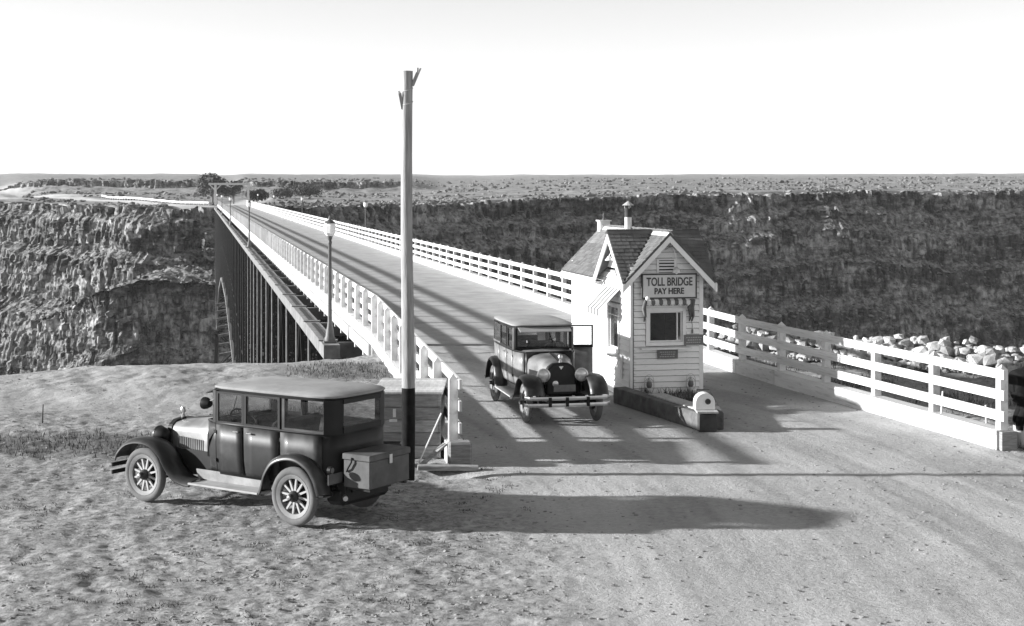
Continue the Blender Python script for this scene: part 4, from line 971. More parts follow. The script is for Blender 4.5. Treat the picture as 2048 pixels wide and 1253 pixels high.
def make_car(name, label, cat, loc, rotz, wb=2.9, open_door=False, body_m='car_paint', hood_m='car_dusty', fender_m='fender_black', drum_lamps=False, bumper=False, trunk=False, spot=False, visor=True):
    C = thing(name, label, cat, loc, rotz, None)
    def cp(n_, mb, m, parent=None, **k): return part(n_, mb, m, parent or C, **k)
    tr = 0.71; r = 0.405; e = wb - 2.9                     # e: extra length ahead of the windshield
    A, Bp, Cp, D = 1.55, 1.0, 0.31, -0.60
    BELT, TOP = 1.285, 1.725
    # wheels
    for x in (0, wb):
        for s in (-1, 1):
            w_ = link('wheel', WM['wheel'], None, C, (x, s * tr, r), (0, (x * 1.7 + s) * 0.4, 0), (1, s, 1))
            link('tyre', WM['tyre'], None, w_); link('hub', WM['hub'], None, w_); link('brake_drum', WM['drum'], None, w_); link('hub_cap', WM['cap'], None, w_)
            for k in range(12): link('spoke', WM['spoke'], None, w_, (0, 0, 0), (0, 2 * math.pi * k / 12, 0))
    for x in (0, wb): cp('axle', MB().tube([(x, -tr, r - 0.02), (x, tr, r - 0.02)], 0.035, 8), 'car_black')
    ch = MB()
    for s in (-1, 1): ch.bx(-0.75, wb + 0.42, s * 0.36 - 0.025, s * 0.36 + 0.025, 0.48, 0.58); ch.beam((wb + 0.42, s * 0.36, 0.53), (wb + 0.52, s * 0.36, 0.42), 0.05, 0.07)
    ch.bx(0.2, wb - 0.3, -0.3, 0.3, 0.40, 0.5); ch.tube([(wb - 0.1, -0.6, 0.33), (wb - 0.1, 0.6, 0.33)], 0.018, 6)
    cp('chassis', ch, 'car_black')
    for s in (-1, 1):
        for x in (0, wb): cp('leaf_spring', MB().tube([(x - 0.5, s * 0.40, 0.50), (x, s * 0.40, 0.38), (x + 0.5, s * 0.40, 0.50)], 0.03, 6), 'car_black')
    # body tub
    half = [(1.86 + e, .47), (1.76 + e, .52), (1.62 + e, .58), (A + e, .61), (A - 0.02, .635), (Bp, .655), (Cp, .665), (-0.25, .655), (-0.43, .63), (-0.53, .575), (-0.585, .48), (-0.61, .3)]
    ol = half + [(x, -y) for x, y in reversed(half)]
    def ring(z, k, grow=0.0): return [Vector((x - (0.03 * (1 - k) if x < 0 else 0), y * k + math.copysign(grow, y), z)) for x, y in ol]
    zs = [(0.53, 0.90), (0.60, 0.94), (0.78, 0.985), (1.05, 1.0), (BELT, 1.0)]
    skip = set()
    if open_door:
        for i in range(1, 4): skip.add((i, 4))            # the doorway between A and B pillars on the left
    tub = MB().loft([ring(z, k) for z, k in zs], True, False, skip)
    solid(cp('body', tub, 'car_black', smooth=35), 0.02, -1)
    cp('floor', MB().bx(-0.58, 1.84 + e, -0.56, 0.56, 0.535, 0.56), 'car_black')
    cp('belt_moulding', MB().loft([ring(BELT - 0.03, 1.0, 0.004), ring(BELT - 0.015, 1.0, 0.014), ring(BELT, 1.0, 0.004)], True, False), 'car_black', smooth=60)
    # doors
    def side_y(x, z):
        k = float(np.interp(z, [a for a, b in zs], [b for a, b in zs])); return float(np.interp(x, [p[0] for p in reversed(half)], [p[1] for p in reversed(half)])) * k
    def door(s, xa, xb, n_, handle_x, place=None):
        rows = []
        zz = [0.57, 0.62, 0.78, 1.0, BELT - 0.035]
        mb = MB()
        rows = [[Vector((x, s * (side_y(x, z) + 0.010), z)) for x in np.linspace(xa + 0.018, xb - 0.018, 5)] for z in zz]
        if place: rows = [[place(p) for p in r_] for r_ in rows]
        mb.loft(rows, False); d = solid(cp('door', mb, body_m, smooth=40), 0.018, 0)
        f = MB(); y = side_y((xa + xb) / 2, BELT) - 0.012
        for a in ((xa + .012, xa + .05, BELT - .035, TOP), (xb - .05, xb - .012, BELT - .035, TOP), (xa + .05, xb - .05, TOP - .03, TOP), (xa + .05, xb - .05, BELT - .035, BELT + 0.02)):
            q = MB().bx(a[0], a[1], s * y - .014, s * y + .014, a[2], a[3])
            f.add([place(Vector(v)) for v in q.v] if place else q.v, q.f)
        part('window_frame', f, 'car_black', d)
        g = MB().bx(xa + .05, xb - .05, s * y - .003, s * y + .003, BELT + .02, TOP - .03)
        if place: g.v = [tuple(place(Vector(v))) for v in g.v]
        part('window', g, 'window_glass', d)
        h = MB().tube([(handle_x, s * (y + 0.02), BELT - 0.10), (handle_x, s * (y + .055), BELT - 0.10), (handle_x + (0.09 if handle_x < (xa + xb) / 2 else -0.09), s * (y + .055), BELT - 0.10)], 0.011, 6)
        if place: h.v = [tuple(place(Vector(v))) for v in h.v]
        part('door_handle', h, 'nickel', d)
        for z in (0.72, 1.12):
            hb = MB().bx(*(sorted((0, 0)) if False else ((xb if handle_x < (xa + xb) / 2 else xa) - .02, (xb if handle_x < (xa + xb) / 2 else xa) + .02)), s * (y + .01) - .018, s * (y + .01) + .018, z, z + .05)
            if place: hb.v = [tuple(place(Vector(v))) for v in hb.v]
            part('hinge', hb, 'car_black', d)
        return d
    def panel(s, xa, xb, nm):
        rows = [[Vector((x, s * (side_y(x, z) + 0.010), z)) for x in np.linspace(xa, xb, 6)] for z in (0.57, 0.62, 0.78, 1.0, BELT - 0.035)]
        solid(cp(nm, MB().loft(rows, False), body_m, smooth=40), 0.018, 0)
    for s in (-1, 1):
        panel(s, -0.42, Cp - 0.018, 'quarter_panel'); panel(s, A + 0.012, 1.80 + e, 'cowl_side')
        if open_door and s == 1:
            piv = Vector((Bp, 0.67, 0)); M = Matrix.Translation(piv) @ Matrix.Rotation(R(80), 4, 'Z') @ Matrix.Translation(-piv)
            door(s, Bp, A, 'front', A - 0.08, lambda p: M @ Vector(p))
        else: door(s, Bp, A, 'front', Bp + 0.08)
        door(s, Cp, Bp, 'rear', Bp - 0.10)
        y = s * 0.640
        cp('quarter_window', MB().bx(-0.46, Cp - 0.06, y - .003, y + .003, BELT + .03, TOP - .03), 'window_glass')
        for xa, xb in ((A + 0.0, A + 0.055), (Cp - 0.06, Cp + 0.01), (Bp - 0.012, Bp + 0.012)): cp('pillar', MB().bx(xa, xb, s * 0.60 - 0.03, s * 0.60 + 0.045 if s > 0 else s * 0.60 + 0.03, BELT - .01, TOP + .01) if s > 0 else MB().bx(xa, xb, -0.645, -0.57, BELT - .01, TOP + .01), body_m)
        cp('window_ledge', MB().bx(-0.46, Cp - 0.06, s * .635 - .02, s * .635 + .02, BELT - .005, BELT + .03), body_m)
        for z in (BELT - 0.02, TOP - 0.06): pass
    # rear upper panel with its window, rounded corners
    rear = [(-0.46, .650), (-0.53, .60), (-0.575, .52), (-0.60, .40)]
    for s in (-1, 1):
        cp('rear_pillar', MB().loft([[Vector((x, s * y, z)) for x, y in rear] + [Vector((x + 0.05, s * (y - 0.05), z)) for x, y in reversed(rear)] for z in (BELT - .01, TOP + .01)], True, True), 'car_black', smooth=50)
    rp = MB(); rp.bx(-0.615, -0.575, -0.41, 0.41, BELT - .01, BELT + 0.075); rp.bx(-0.615, -0.575, -0.41, 0.41, TOP - 0.05, TOP + .01)
    cp('rear_panel', rp, 'car_black'); cp('rear_window', MB().bx(-0.598, -0.592, -0.40, 0.40, BELT + .075, TOP - .05), 'window_glass')
    # roof
    ro = [(A + 0.13, .30), (A + 0.11, .50), (A + 0.06, .60), (A - 0.1, .655), (0.6, .685), (-0.2, .68), (-0.46, .645), (-0.58, .55), (-0.64, .38), (-0.65, .15)]
    rl = ro + [(x, -y) for x, y in reversed(ro)]
    def rr(z, k, dx=0.0): c = (A - 0.65) / 2; return [Vector((c + (x - c) * k, y * k, z)) for x, y in rl]
    cp('roof_rail', MB().loft([rr(TOP - 0.005, 0.965), rr(TOP + 0.035, 0.985), rr(TOP + 0.05, 0.985)], True, True), 'car_black', smooth=40)
    cp('roof', MB().loft([rr(TOP + 0.04, 0.99), rr(TOP + 0.055, 1.0), rr(TOP + 0.068, 1.0), rr(TOP + 0.08, 0.975), rr(TOP + 0.105, 0.80), rr(TOP + 0.12, 0.45), rr(TOP + 0.123, 0.12)], True, True), 'roof_cloth', smooth=50)
    if visor: cp('sun_visor', MB().add([(A + 0.10, -.56, TOP + 0.02), (A + 0.10, .56, TOP + 0.02), (A + 0.30, .54, TOP - 0.055), (A + 0.30, -.54, TOP - 0.055), (A + 0.10, -.56, TOP + 0.005), (A + 0.10, .56, TOP + 0.005), (A + 0.30, .54, TOP - 0.07), (A + 0.30, -.54, TOP - 0.07)],
                          [(0, 1, 2, 3), (7, 6, 5, 4), (0, 4, 5, 1), (1, 5, 6, 2), (2, 6, 7, 3), (3, 7, 4, 0)]), 'car_black' if not open_door else 'roof_cloth')
    # windshield
    wsx = A + 0.045
    ws = MB()
    for a in ((-.60, -.555, BELT, TOP), (.555, .60, BELT, TOP), (-.555, .555, TOP - .04, TOP), (-.555, .555, BELT - .02, BELT + .03)): ws.bx(wsx - .015, wsx + .02, a[0], a[1], a[2], a[3])
    wo = cp('windshield', ws, 'car_black'); part('pane', MB().bx(wsx, wsx + .005, -.555, .555, BELT + .03, TOP - .04), 'window_glass', wo)
    part('wiper', MB().tube([(wsx + .03, .1, TOP - .05), (wsx + .03, .2, BELT + 0.12)], 0.006, 5), 'car_black', wo)
    # cowl and hood
    def arch(x, hw, zlo, zsh, zt):
        return [Vector((x, hw, zlo)), Vector((x, hw, (zlo + zsh) / 2)), Vector((x, hw * 0.995, zsh)), Vector((x, hw * 0.93, zsh + (zt - zsh) * .45)), Vector((x, hw * 0.72, zsh + (zt - zsh) * .80)), Vector((x, hw * 0.38, zt - 0.008)), Vector((x, 0, zt)),
                Vector((x, -hw * 0.38, zt - 0.008)), Vector((x, -hw * 0.72, zsh + (zt - zsh) * .80)), Vector((x, -hw * 0.93, zsh + (zt - zsh) * .45)), Vector((x, -hw * 0.995, zsh)), Vector((x, -hw, (zlo + zsh) / 2)), Vector((x, -hw, zlo))]
    cp('cowl', MB().loft([arch(A + 0.02, .615, 1.18, 1.22, BELT + 0.015), arch(A + 0.2, .575, 1.0, 1.14, BELT + 0.005), arch(1.86 + e, .475, 0.80, 1.06, BELT - 0.015)], False), body_m, smooth=50)
    hx = wb - 0.12
    hood = cp('hood', MB().loft([arch(1.855 + e, .468, 0.74, 1.05, BELT - 0.025), arch((1.86 + e + hx) / 2, .375, 0.73, 1.03, BELT - 0.075), arch(hx, .285, 0.72, 1.0, BELT - 0.135)], False), hood_m, smooth=50)
    for s in (-1, 1):
        lvm = MB()
        for k in range(14):
            x = 2.0 + e + k * (hx - 2.12 - e) / 14; yy = float(np.interp(x, [1.855 + e, (1.86 + e + hx) / 2, hx], [.468, .375, .285]))
            lvm.beam((x, s * (yy + 0.004), 0.78), (x, s * (yy + 0.004), 0.95), 0.012, 0.018, (0, 1, 0))
        stuff(part('louvers', lvm, hood_m, hood))
    part('hinge_strip', MB().tube([(1.86 + e, 0, BELT - 0.018), (hx, 0, BELT - 0.128)], 0.012, 6), 'car_black', hood)
    part('hood_seam', MB().tube([v for v in arch(1.868 + e, .476, 0.74, 1.055, BELT - 0.012)], 0.008, 5), 'car_black', hood)
    # radiator
    def shell(k, kt): return [(-.30 * k, .55), (.30 * k, .55), (.31 * k, .95), (.275 * k, 1.08 * kt), (.17 * k, 1.155 * kt), (0, 1.175 * kt), (-.17 * k, 1.155 * kt), (-.275 * k, 1.08 * kt), (-.31 * k, .95)]
    rad = cp('radiator_shell', MB().prism(shell(1, 1), hx, hx + 0.12, 'x'), 'car_black', bevel=0.02)
    part('radiator_core', MB().prism(shell(0.86, 0.965), hx + 0.10, hx + 0.124, 'x'), 'interior', rad)
    part('radiator_cap', MB().lathe([(0.035, 0), (0.035, 0.03), (0.02, 0.045), (0.02, 0.065), (0.045, 0.08), (0.05, 0.115), (0.035, 0.15), (0, 0.155)], 12, (hx + 0.06, 0, 1.17)), 'nickel', rad, smooth=40)
    part('badge', MB().prism([(-0.045, 1.10), (0.045, 1.10), (0, 1.035)], hx + 0.125, hx + 0.135, 'x'), 'trim_white' if open_door else 'plate_dark', rad)
    # fenders and running boards
    def fender(path, s, yi, yo, n_):
        P = catmull(path, 7); rings = []
        for i, p in enumerate(P):
            a = P[max(i - 1, 0)]; b = P[min(i + 1, len(P) - 1)]; t = np.array([b[0] - a[0], b[1] - a[1]]); t /= np.linalg.norm(t); nv = np.array([-t[1], t[0]])
            if nv[1] < 0 and abs(nv[1]) > 0.2: nv = -nv
            w_ = []
            for f, o_ in ((0, -0.02), (0.25, 0.012), (0.55, 0.022), (0.82, 0.008), (0.95, -0.02), (1.0, -0.05), (0.985, -0.062)):
                w_.append(Vector((p[0] + nv[0] * o_, s * (yi + (yo - yi) * f), p[1] + nv[1] * o_)))
            rings.append(w_)
        return solid(cp(n_, MB().loft(rings, False), fender_m, smooth=55), 0.012, 0)
    RB = 0.405
    for s in (-1, 1):
        wf_ = [(wb + 0.56, 0.60), (wb + 0.50, 0.72), (wb + 0.33, 0.86), (wb + 0.08, 0.925), (wb - 0.2, 0.90), (wb - 0.42, 0.77), (wb - 0.55, 0.60), (wb - 0.68, 0.475), (wb - 0.85, RB + 0.012), (wb - 1.02, RB)]
        f = fender(wf_, s, 0.46, 0.835, 'front_fender')
        wr_ = [(0.60, RB - 0.01), (0.56, 0.50), (0.50, 0.68), (0.36, 0.86), (0.14, 0.95), (-0.10, 0.955), (-0.32, 0.86), (-0.46, 0.70), (-0.53, 0.53), (-0.55, 0.45)]
        fender(wr_, s, 0.56, 0.83, 'rear_fender')
        fr = (0.57, 0.68, 0.82)
        cp('running_board', MB().bx(0.58, wb - 0.98, s * 0.68 - 0.155, s * 0.68 + 0.155, RB - 0.03, RB), 'board_dusty', bevel=0.006)
        cp('valance', MB().add([(0.5, s * .53, RB), (wb - 0.9, s * .53, RB), (wb - 0.9, s * .58, 0.56), (0.5, s * .58, 0.56), (0.5, s * .51, RB), (wb - 0.9, s * .51, RB), (wb - 0.9, s * .56, 0.56), (0.5, s * .56, 0.56)],
                              [(0, 1, 2, 3), (7, 6, 5, 4), (0, 4, 5, 1), (1, 5, 6, 2), (2, 6, 7, 3), (3, 7, 4, 0)]), 'board_dusty')
        cp('splash_apron', MB().prism([(wb - 0.75, 0.45), (wb + 0.1, 0.62), (wb + 0.1, 0.86), (wb - 0.4, 0.80), (1.86 + e, 0.80), (1.8 + e, 0.5)], s * 0.44, s * 0.465, 'y'), 'car_black')
        # headlights
        hl = (wb + 0.02 if not drum_lamps else wb + 0.10, s * 0.385, 0.945)
        pr = [(0.0, -0.17), (0.05, -0.16), (0.10, -0.10), (0.128, 0.0), (0.13, 0.03), (0.12, 0.045)]
        h = cp('headlight', MB().lathe(pr, 18, hl, 'x', caps=False), 'car_black' if not drum_lamps else 'nickel', smooth=50)
        part('lens', MB().lathe([(0.112, 0.036), (0.08, 0.05), (0.0, 0.06)], 18, hl, 'x', caps=False), 'lens', h, smooth=50)
        part('rim', MB().lathe([(0.112, 0.03), (0.135, 0.02), (0.135, 0.045), (0.112, 0.052)], 18, hl, 'x', caps=False), 'nickel' if drum_lamps else 'fender_black', h, smooth=40)
        part('stalk', MB().tube([(hl[0] - 0.03, hl[1], hl[2] - 0.12), (hl[0] - 0.06, s * 0.40, 0.62)], 0.022, 6), 'car_black', h)
    cp('rear_shade_box', MB().bx(-0.70, -0.36, -0.52, 0.52, 0.30, 0.56), 'car_black', bevel=0.06)  # black box added to deepen the shade under the rear end
    cp('rear_apron', MB().bx(-0.72, -0.56, -0.5, 0.5, 0.42, 0.62), 'car_black')
    # inside
    for x in (0.72, -0.22):
        st = cp('seat', MB().bx(x - 0.05, x + 0.45, -0.52, 0.52, 0.58, 0.88), 'upholstery', bevel=0.05)
        part('seat_back', MB().add([(x - 0.06, -.52, .8), (x + 0.06, -.52, .8), (x + 0.06, .52, .8), (x - 0.06, .52, .8), (x - 0.22, -.5, 1.36), (x - 0.10, -.5, 1.36), (x - 0.10, .5, 1.36), (x - 0.22, .5, 1.36)],
                                  [(0, 3, 2, 1), (4, 5, 6, 7), (0, 1, 5, 4), (1, 2, 6, 5), (2, 3, 7, 6), (3, 0, 4, 7)]), 'upholstery', st, bevel=0.05)
    cx = Vector((A - 0.22, 0.30, 1.30)); ax = Vector((-0.62, 0, 0.78)); u = Vector((0, 1, 0)); v = ax.cross(u).normalized()
    swp = [cx + (u * math.cos(a) + v * math.sin(a)) * 0.205 for a in np.linspace(0, 2 * math.pi, 25)]
    sw = cp('steering_wheel', MB().tube(swp, 0.014, 6, False), 'car_black', smooth=60)
    for a in (0.3, 2.4, 4.5): part('spoke', MB().tube([cx, cx + (u * math.cos(a) + v * math.sin(a)) * 0.2], 0.009, 5), 'car_black', sw)
    part('column', MB().tube([cx, cx - ax * 0.7], 0.018, 6), 'car_black', sw)
    # tail lamp and plate on the left rear fender
    cp('license_plate', MB().bx(-0.62, -0.605, 0.44, 0.74, 0.62, 0.76), 'tyre', bevel=0.004)
    tl = cp('tail_lamp', MB().lathe([(0.05, -0.05), (0.055, 0.0), (0.0, 0.01)], 10, (-0.60, 0.70, 0.82), 'x'), 'car_black'); part('lens', MB().lathe([(0.04, -0.055), (0.0, -0.06)], 10, (-0.60, 0.70, 0.82), 'x'), 'plate_dark', tl)
    if bumper:
        bo = cp('bumper', MB().tube([(wb + 0.50, -0.42, 0.50), (wb + 0.66, -0.36, 0.50)], 0.03, 6), 'car_black')
        for z in (0.555, 0.425):
            pth = [(wb + 0.52, -0.86, z), (wb + 0.62, -0.78, z), (wb + 0.66, -0.4, z), (wb + 0.67, 0, z), (wb + 0.66, 0.4, z), (wb + 0.62, 0.78, z), (wb + 0.52, 0.86, z)]
            mb = MB(); rings = []
            for p in pth: rings.append([(p[0] + .01, p[1], p[2] - .035), (p[0] + .018, p[1], p[2]), (p[0] + .01, p[1], p[2] + .035), (p[0] - .01, p[1], p[2] + .035), (p[0] - .01, p[1], p[2] - .035)])
            mb.loft(rings, True, True); part('bumper_bar', mb, 'nickel', bo, smooth=30)
        for y in (-0.38, -0.04, 0.38): part('clamp', MB().bx(wb + 0.60, wb + 0.70, y - .03, y + .03, 0.40, 0.58), 'car_black', bo)
        part('bracket', MB().tube([(wb + 0.50, 0.42, 0.50), (wb + 0.66, 0.36, 0.50)], 0.03, 6), 'car_black', bo)
        cp('license_plate', MB().bx(wb + 0.30, wb + 0.315, -0.22, 0.22, 0.64, 0.77), 'plate_dark')
        cp('driving_lamp', MB().lathe([(0.0, -0.06), (0.05, -0.03), (0.062, 0.02), (0.0, 0.03)], 12, (wb + 0.18, -0.16, 0.78), 'x'), 'lens', smooth=40)
        cp('tow_strap', MB().tube([(wb + 0.15, -0.5, 0.62), (wb + 0.2, -0.52, 0.5), (wb + 0.22, -0.51, 0.38)], 0.02, 6), 'nickel')
        cp('rear_spare', MB().lathe([(0.28, -0.06), (0.40, -0.05), (0.41, 0.0), (0.40, 0.05), (0.28, 0.06)], 24, (-0.75, 0, 0.85), 'x', caps=False), 'tyre_dark', smooth=50)
        cp('mirror', MB().bx(A - 0.02, A + 0.0, -0.13, 0.05, TOP - 0.16, TOP - 0.10), 'trim_white'); cp('windshield_sticker', MB().bx(wsx - 0.008, wsx - 0.004, -0.12, 0.04, BELT + .18, BELT + 0.31), 'sign_board')
    if spot:
        so = (A + 0.16, 0.60, BELT + 0.25)
        sl_ = cp('spotlight', MB().lathe([(0.0, -0.11), (0.05, -0.10), (0.085, -0.03), (0.09, 0.02), (0.0, 0.03)], 14, (so[0] + 0.05, so[1] + 0.04, so[2]), 'x'), 'car_black', smooth=50)
        part('arm', MB().tube([(so[0], so[1] + 0.04, so[2] + 0.03), (A + 0.05, 0.64, so[2] + 0.06), (A + 0.04, 0.62, TOP - 0.06)], 0.012, 6), 'nickel', sl_)
    if trunk:
        tb = cp('trunk', MB().bx(-1.15, -0.70, -0.36, 0.52, 0.58, 0.95), 'trunk_box', bevel=0.01)
        part('lid', MB().bx(-1.165, -0.685, -0.375, 0.535, 0.952, 1.035), 'trunk_box', tb, bevel=0.01)
        part('strap', MB().tube([(-0.86, 0.545, 0.99), (-0.86, 0.552, 0.93), (-0.80, 0.552, 0.84), (-0.76, 0.53, 0.79)], 0.012, 5), 'car_black', tb)
        part('hasp', MB().bx(-1.172, -1.164, 0.05, 0.11, 0.88, 1.0), 'galvanised', tb)
        cp('trunk_rack', MB().bx(-1.12, -0.62, -0.34, -0.28, 0.54, 0.578), 'car_black'); cp('trunk_rack', MB().bx(-1.12, -0.62, 0.42, 0.48, 0.54, 0.578), 'car_black')
        cp('bumper_end', MB().tube([(-0.72, 0.52, 0.44), (-0.80, 0.60, 0.44)], 0.035, 8), 'nickel')
        cp('front_bumper', MB().beam((wb + 0.62, -0.8, 0.50), (wb + 0.62, 0.8, 0.50), 0.02, 0.06), 'car_black'); cp('front_bumper', MB().beam((wb + 0.62, -0.8, 0.39), (wb + 0.62, 0.8, 0.39), 0.02, 0.06), 'car_black')
    return C
CAR1 = make_car('parked_sedan', 'dusty dark sedan with wood spoke wheels and a rear trunk, parked by the pole', 'car', (-2.584, 21.13, 0.0), math.atan2(0.545, -0.838), trunk=True, spot=True)
CAR2 = make_car('arriving_sedan', 'dark sedan with double bar bumper and open door, stopped at the booth', 'car', (0.33, 32.82, 0.0), math.atan2(-0.979, 0.204), wb=3.15, open_door=True, drum_lamps=True, bumper=True, body_m='car_dusty', hood_m='car_dusty')

# ------------------------------------------------------------------ pole, bin, planks
def build_pole():
    x, y = -1.69, 24.25; z = ground_z(x, y) - 0.1
    t = thing('utility_pole', 'tall weathered wooden pole with black tarred foot behind the parked car', 'pole', (x, y, z)); h = 6.52 - z
    def seg(z0, z1, r0, r1, m, nm, cap=True):
        rng = np.random.default_rng(2); rings = []
        for k in range(9):
            zz = z0 + (z1 - z0) * k / 8; r = r0 + (r1 - r0) * k / 8
            rings.append([(0.012 * math.sin(zz * 0.9) + (r + 0.004 * math.sin(5 * a + zz)) * math.cos(a), (r + 0.004 * math.cos(3 * a - zz)) * math.sin(a), zz) for a in np.linspace(0, 2 * math.pi, 18, endpoint=False)])
        return part(nm, MB().loft(rings, True, cap), m, t, smooth=50)
    b = 1.40 - z
    seg(-0.2, b, 0.112, 0.108, 'tar', 'tarred_foot'); s = seg(b, h, 0.1065, 0.084, 'pole_wood', 'shaft')
    part('bracket', MB().beam((0.08, -0.02, h - 0.24), (0.19, -0.04, h + 0.02), 0.04, 0.05), 'pole_wood', s)
    part('insulator_pin', MB().tube([(0.16, -0.04, h - 0.03), (0.165, -0.04, h + 0.05)], 0.02, 6), 'galvanised', s); part('insulator_pin', MB().tube([(0.20, -0.04, h - 0.0), (0.215, -0.04, h + 0.045)], 0.015, 6), 'galvanised', s)
    part('bracket', MB().beam((-0.08, -0.03, h - 0.62), (-0.125, -0.05, h - 0.36), 0.035, 0.05), 'pole_wood', s)
    part('insulator_pin', MB().tube([(-0.12, -0.05, h - 0.38), (-0.14, -0.05, h - 0.33)], 0.022, 6), 'galvanised', s)
    for dz in (0.30, 0.52): part('wire_wrap', MB().tube([(0.092 * math.cos(a), 0.092 * math.sin(a), h - dz - 0.03 * math.cos(a + 2.4)) for a in np.linspace(0, 2 * math.pi, 20)], 0.006, 5), 'galvanised', s)
build_pole()

bn = thing('plank_bin', 'large wooden plank bin with pale lid behind the pole', 'bin', (-1.78, 26.5, 0))
for k in range(5):
    z = 0.02 + k * 0.218
    part('plank', MB().bx(-0.52, 0.52, -0.90, -0.86, z, z + 0.21), 'raw_timber', bn, bevel=0.006)
    for s in (-1, 1): part('plank', MB().bx(s * 0.54 - .02, s * 0.54 + .02, -0.90, 0.90, z, z + 0.21), 'raw_timber', bn, bevel=0.006)
    part('plank', MB().bx(-0.52, 0.52, 0.86, 0.90, z, z + 0.21), 'raw_timber', bn, bevel=0.006)
for k in range(8): part('lid_board', MB().bx(-0.60, 0.60, -0.96 + k * 0.24, -0.96 + k * 0.24 + 0.232, 1.115, 1.155), 'pale_timber', bn, bevel=0.005)
part('latch', MB().bx(-0.25, -0.2, -0.915, -0.90, 0.72, 0.86).bx(-0.31, -0.18, -0.93, -0.905, 0.64, 0.68), 'galvanised', bn)
cr = thing('wooden_crate', 'small dark wooden crate on the ground left of the pole', 'crate', (-2.02, 25.0, ground_z(-2.0, 25.0)))
for s in (-1, 1):
    for k in range(3):
        part('slat', MB().bx(-0.16, 0.16, s * 0.15 - .01, s * 0.15 + .01, 0.01 + k * 0.13, 0.12 + k * 0.13), 'dark_timber', cr); part('slat', MB().bx(s * 0.17 - .01, s * 0.17 + .01, -0.14, 0.14, 0.01 + k * 0.13, 0.12 + k * 0.13), 'dark_timber', cr)
part('bottom', MB().bx(-0.16, 0.16, -0.14, 0.14, 0.0, 0.02), 'dark_timber', cr)
tag(part('stick', MB().tube([(-1.55, 25.0, 0.05), (-1.20, 25.38, 0.82)], 0.012, 6), 'trim_white', None), 'thin pale rod leaning against the fence end', 'rod')
tag(part('plank', MB().beam((-1.55, 24.85, 0.0), (-1.12, 25.2, 0.33), 0.10, 0.035), 'raw_timber', None), 'short plank propped against the base of the fence end post', 'plank')
tag(part('plank', MB().beam((-1.55, 24.62, 0.045), (-0.55, 24.64, 0.03), 0.16, 0.08), 'raw_timber', None, bevel=0.01), 'weathered timber lying flat on the ground before the fence end', 'timber')
def stake(x, y, h, label, lean=0.02, r=0.02, m='trim_white'):
    z = ground_z(x, y); tag(part('stake', MB().tube([(x, y, z - 0.1), (x + lean, y, z + h * 0.5), (x + lean * 1.6, y, z + h)], [r, r * 0.9, r * 0.7], 6), m, None), label, 'stake', 'thin stakes')
stake(8.15, 28.6, 0.75, 'thin pale stake in the weeds behind the right fence, nearer the middle', 0.04, 0.022)
stake(8.75, 27.6, 0.65, 'short pale stake standing just behind the right fence end post', -0.02, 0.025)
stake(-9.05, 28.9, 0.36, 'thin dark stake alone in the grass at far left', 0.01, 0.014, 'dark_timber')

# ------------------------------------------------------------------ dry stone wall along the rim
SW = thing('stone_wall', 'long heap of pale stones along the rim behind the right fence', 'stone wall', (9.2, 41.3, 0))
STONES = []
for k in range(7):
    bm = bmesh.new(); bmesh.ops.create_icosphere(bm, subdivisions=1 if k else 2, radius=1)
    rng = random.Random(k + 40)
    for v in bm.verts: v.co *= rng.uniform(0.8, 1.2); v.co.x = max(-0.72, min(0.75, v.co.x)); v.co.z = max(-0.62, min(0.66, v.co.z)); v.co.y = max(-0.85, min(0.8, v.co.y))
    me = bpy.data.meshes.new('stone'); bm.to_mesh(me); bm.free(); me.materials.append(MATS['stone']); STONES.append(me)
def stone_wall():
    rng = random.Random(12); a = Vector((4.9, 44.6, 0)); b = Vector((14.6, 36.9, 0)); d = b - a; L = d.length; d.normalize(); n_ = Vector((-d.y, d.x, 0))
    items = []
    for row, (z, off, wid, keep) in enumerate(((0.10, -0.50, 0.26, 1), (0.30, -0.28, 0.27, 1), (0.48, -0.08, 0.27, 1), (0.34, 0.14, 0.27, 1), (0.64, 0.02, 0.23, 0.9), (0.78, 0.0, 0.17, 0.2))):
        s = rng.uniform(0, 0.2)
        while s < L:
            r = wid * rng.choice((0.45, 0.6, 0.8, 1.0, 1.25))
            if rng.random() < keep and (s > 1.5 or row < 3):
                p = a + d * s + n_ * (off + rng.uniform(-.1, .1)); p.z = z + rng.uniform(-.06, .06) - 0.12; sc = r * 0.74
                items.append((sc, p, (rng.uniform(-.35, .35), rng.uniform(-.35, .35), rng.uniform(0, 6)), (sc * rng.uniform(.9, 1.45), sc * rng.uniform(.8, 1.2), sc * rng.uniform(.7, 1.05)), rng.randrange(7)))
            s += r * 0.92
    items.sort(key=lambda t: -t[0] / t[1].y); rest = MB()
    for k, (sc, p, ro, scl, i) in enumerate(items):
        q = p - Vector(SW.location)
        if k < 300: link('stone', STONES[i], None, SW, q, ro, scl)
        else:
            M = Matrix.LocRotScale(q, __import__('mathutils').Euler(ro), Vector(scl)); me = STONES[i]; rest.add([M @ v.co for v in me.vertices], [tuple(f.vertices) for f in me.polygons])
    for k in range(900):
        s = rng.uniform(0, L); p = a + d * s + n_ * rng.uniform(-0.9, 0.5) - Vector(SW.location); z = rng.uniform(-0.08, 0.02); r = 0.03 + 0.07 * rng.random() ** 2; me = STONES[1 + rng.randrange(6)]
        M = Matrix.LocRotScale(Vector((p.x, p.y, z)), __import__('mathutils').Euler((rng.uniform(0, 6), rng.uniform(0, 6), 0)), Vector((r, r, r * 0.7))); rest.add([M @ v.co for v in me.vertices], [tuple(f.vertices) for f in me.polygons])
    stuff(part('small_stones', rest, 'stone', SW))
stone_wall()

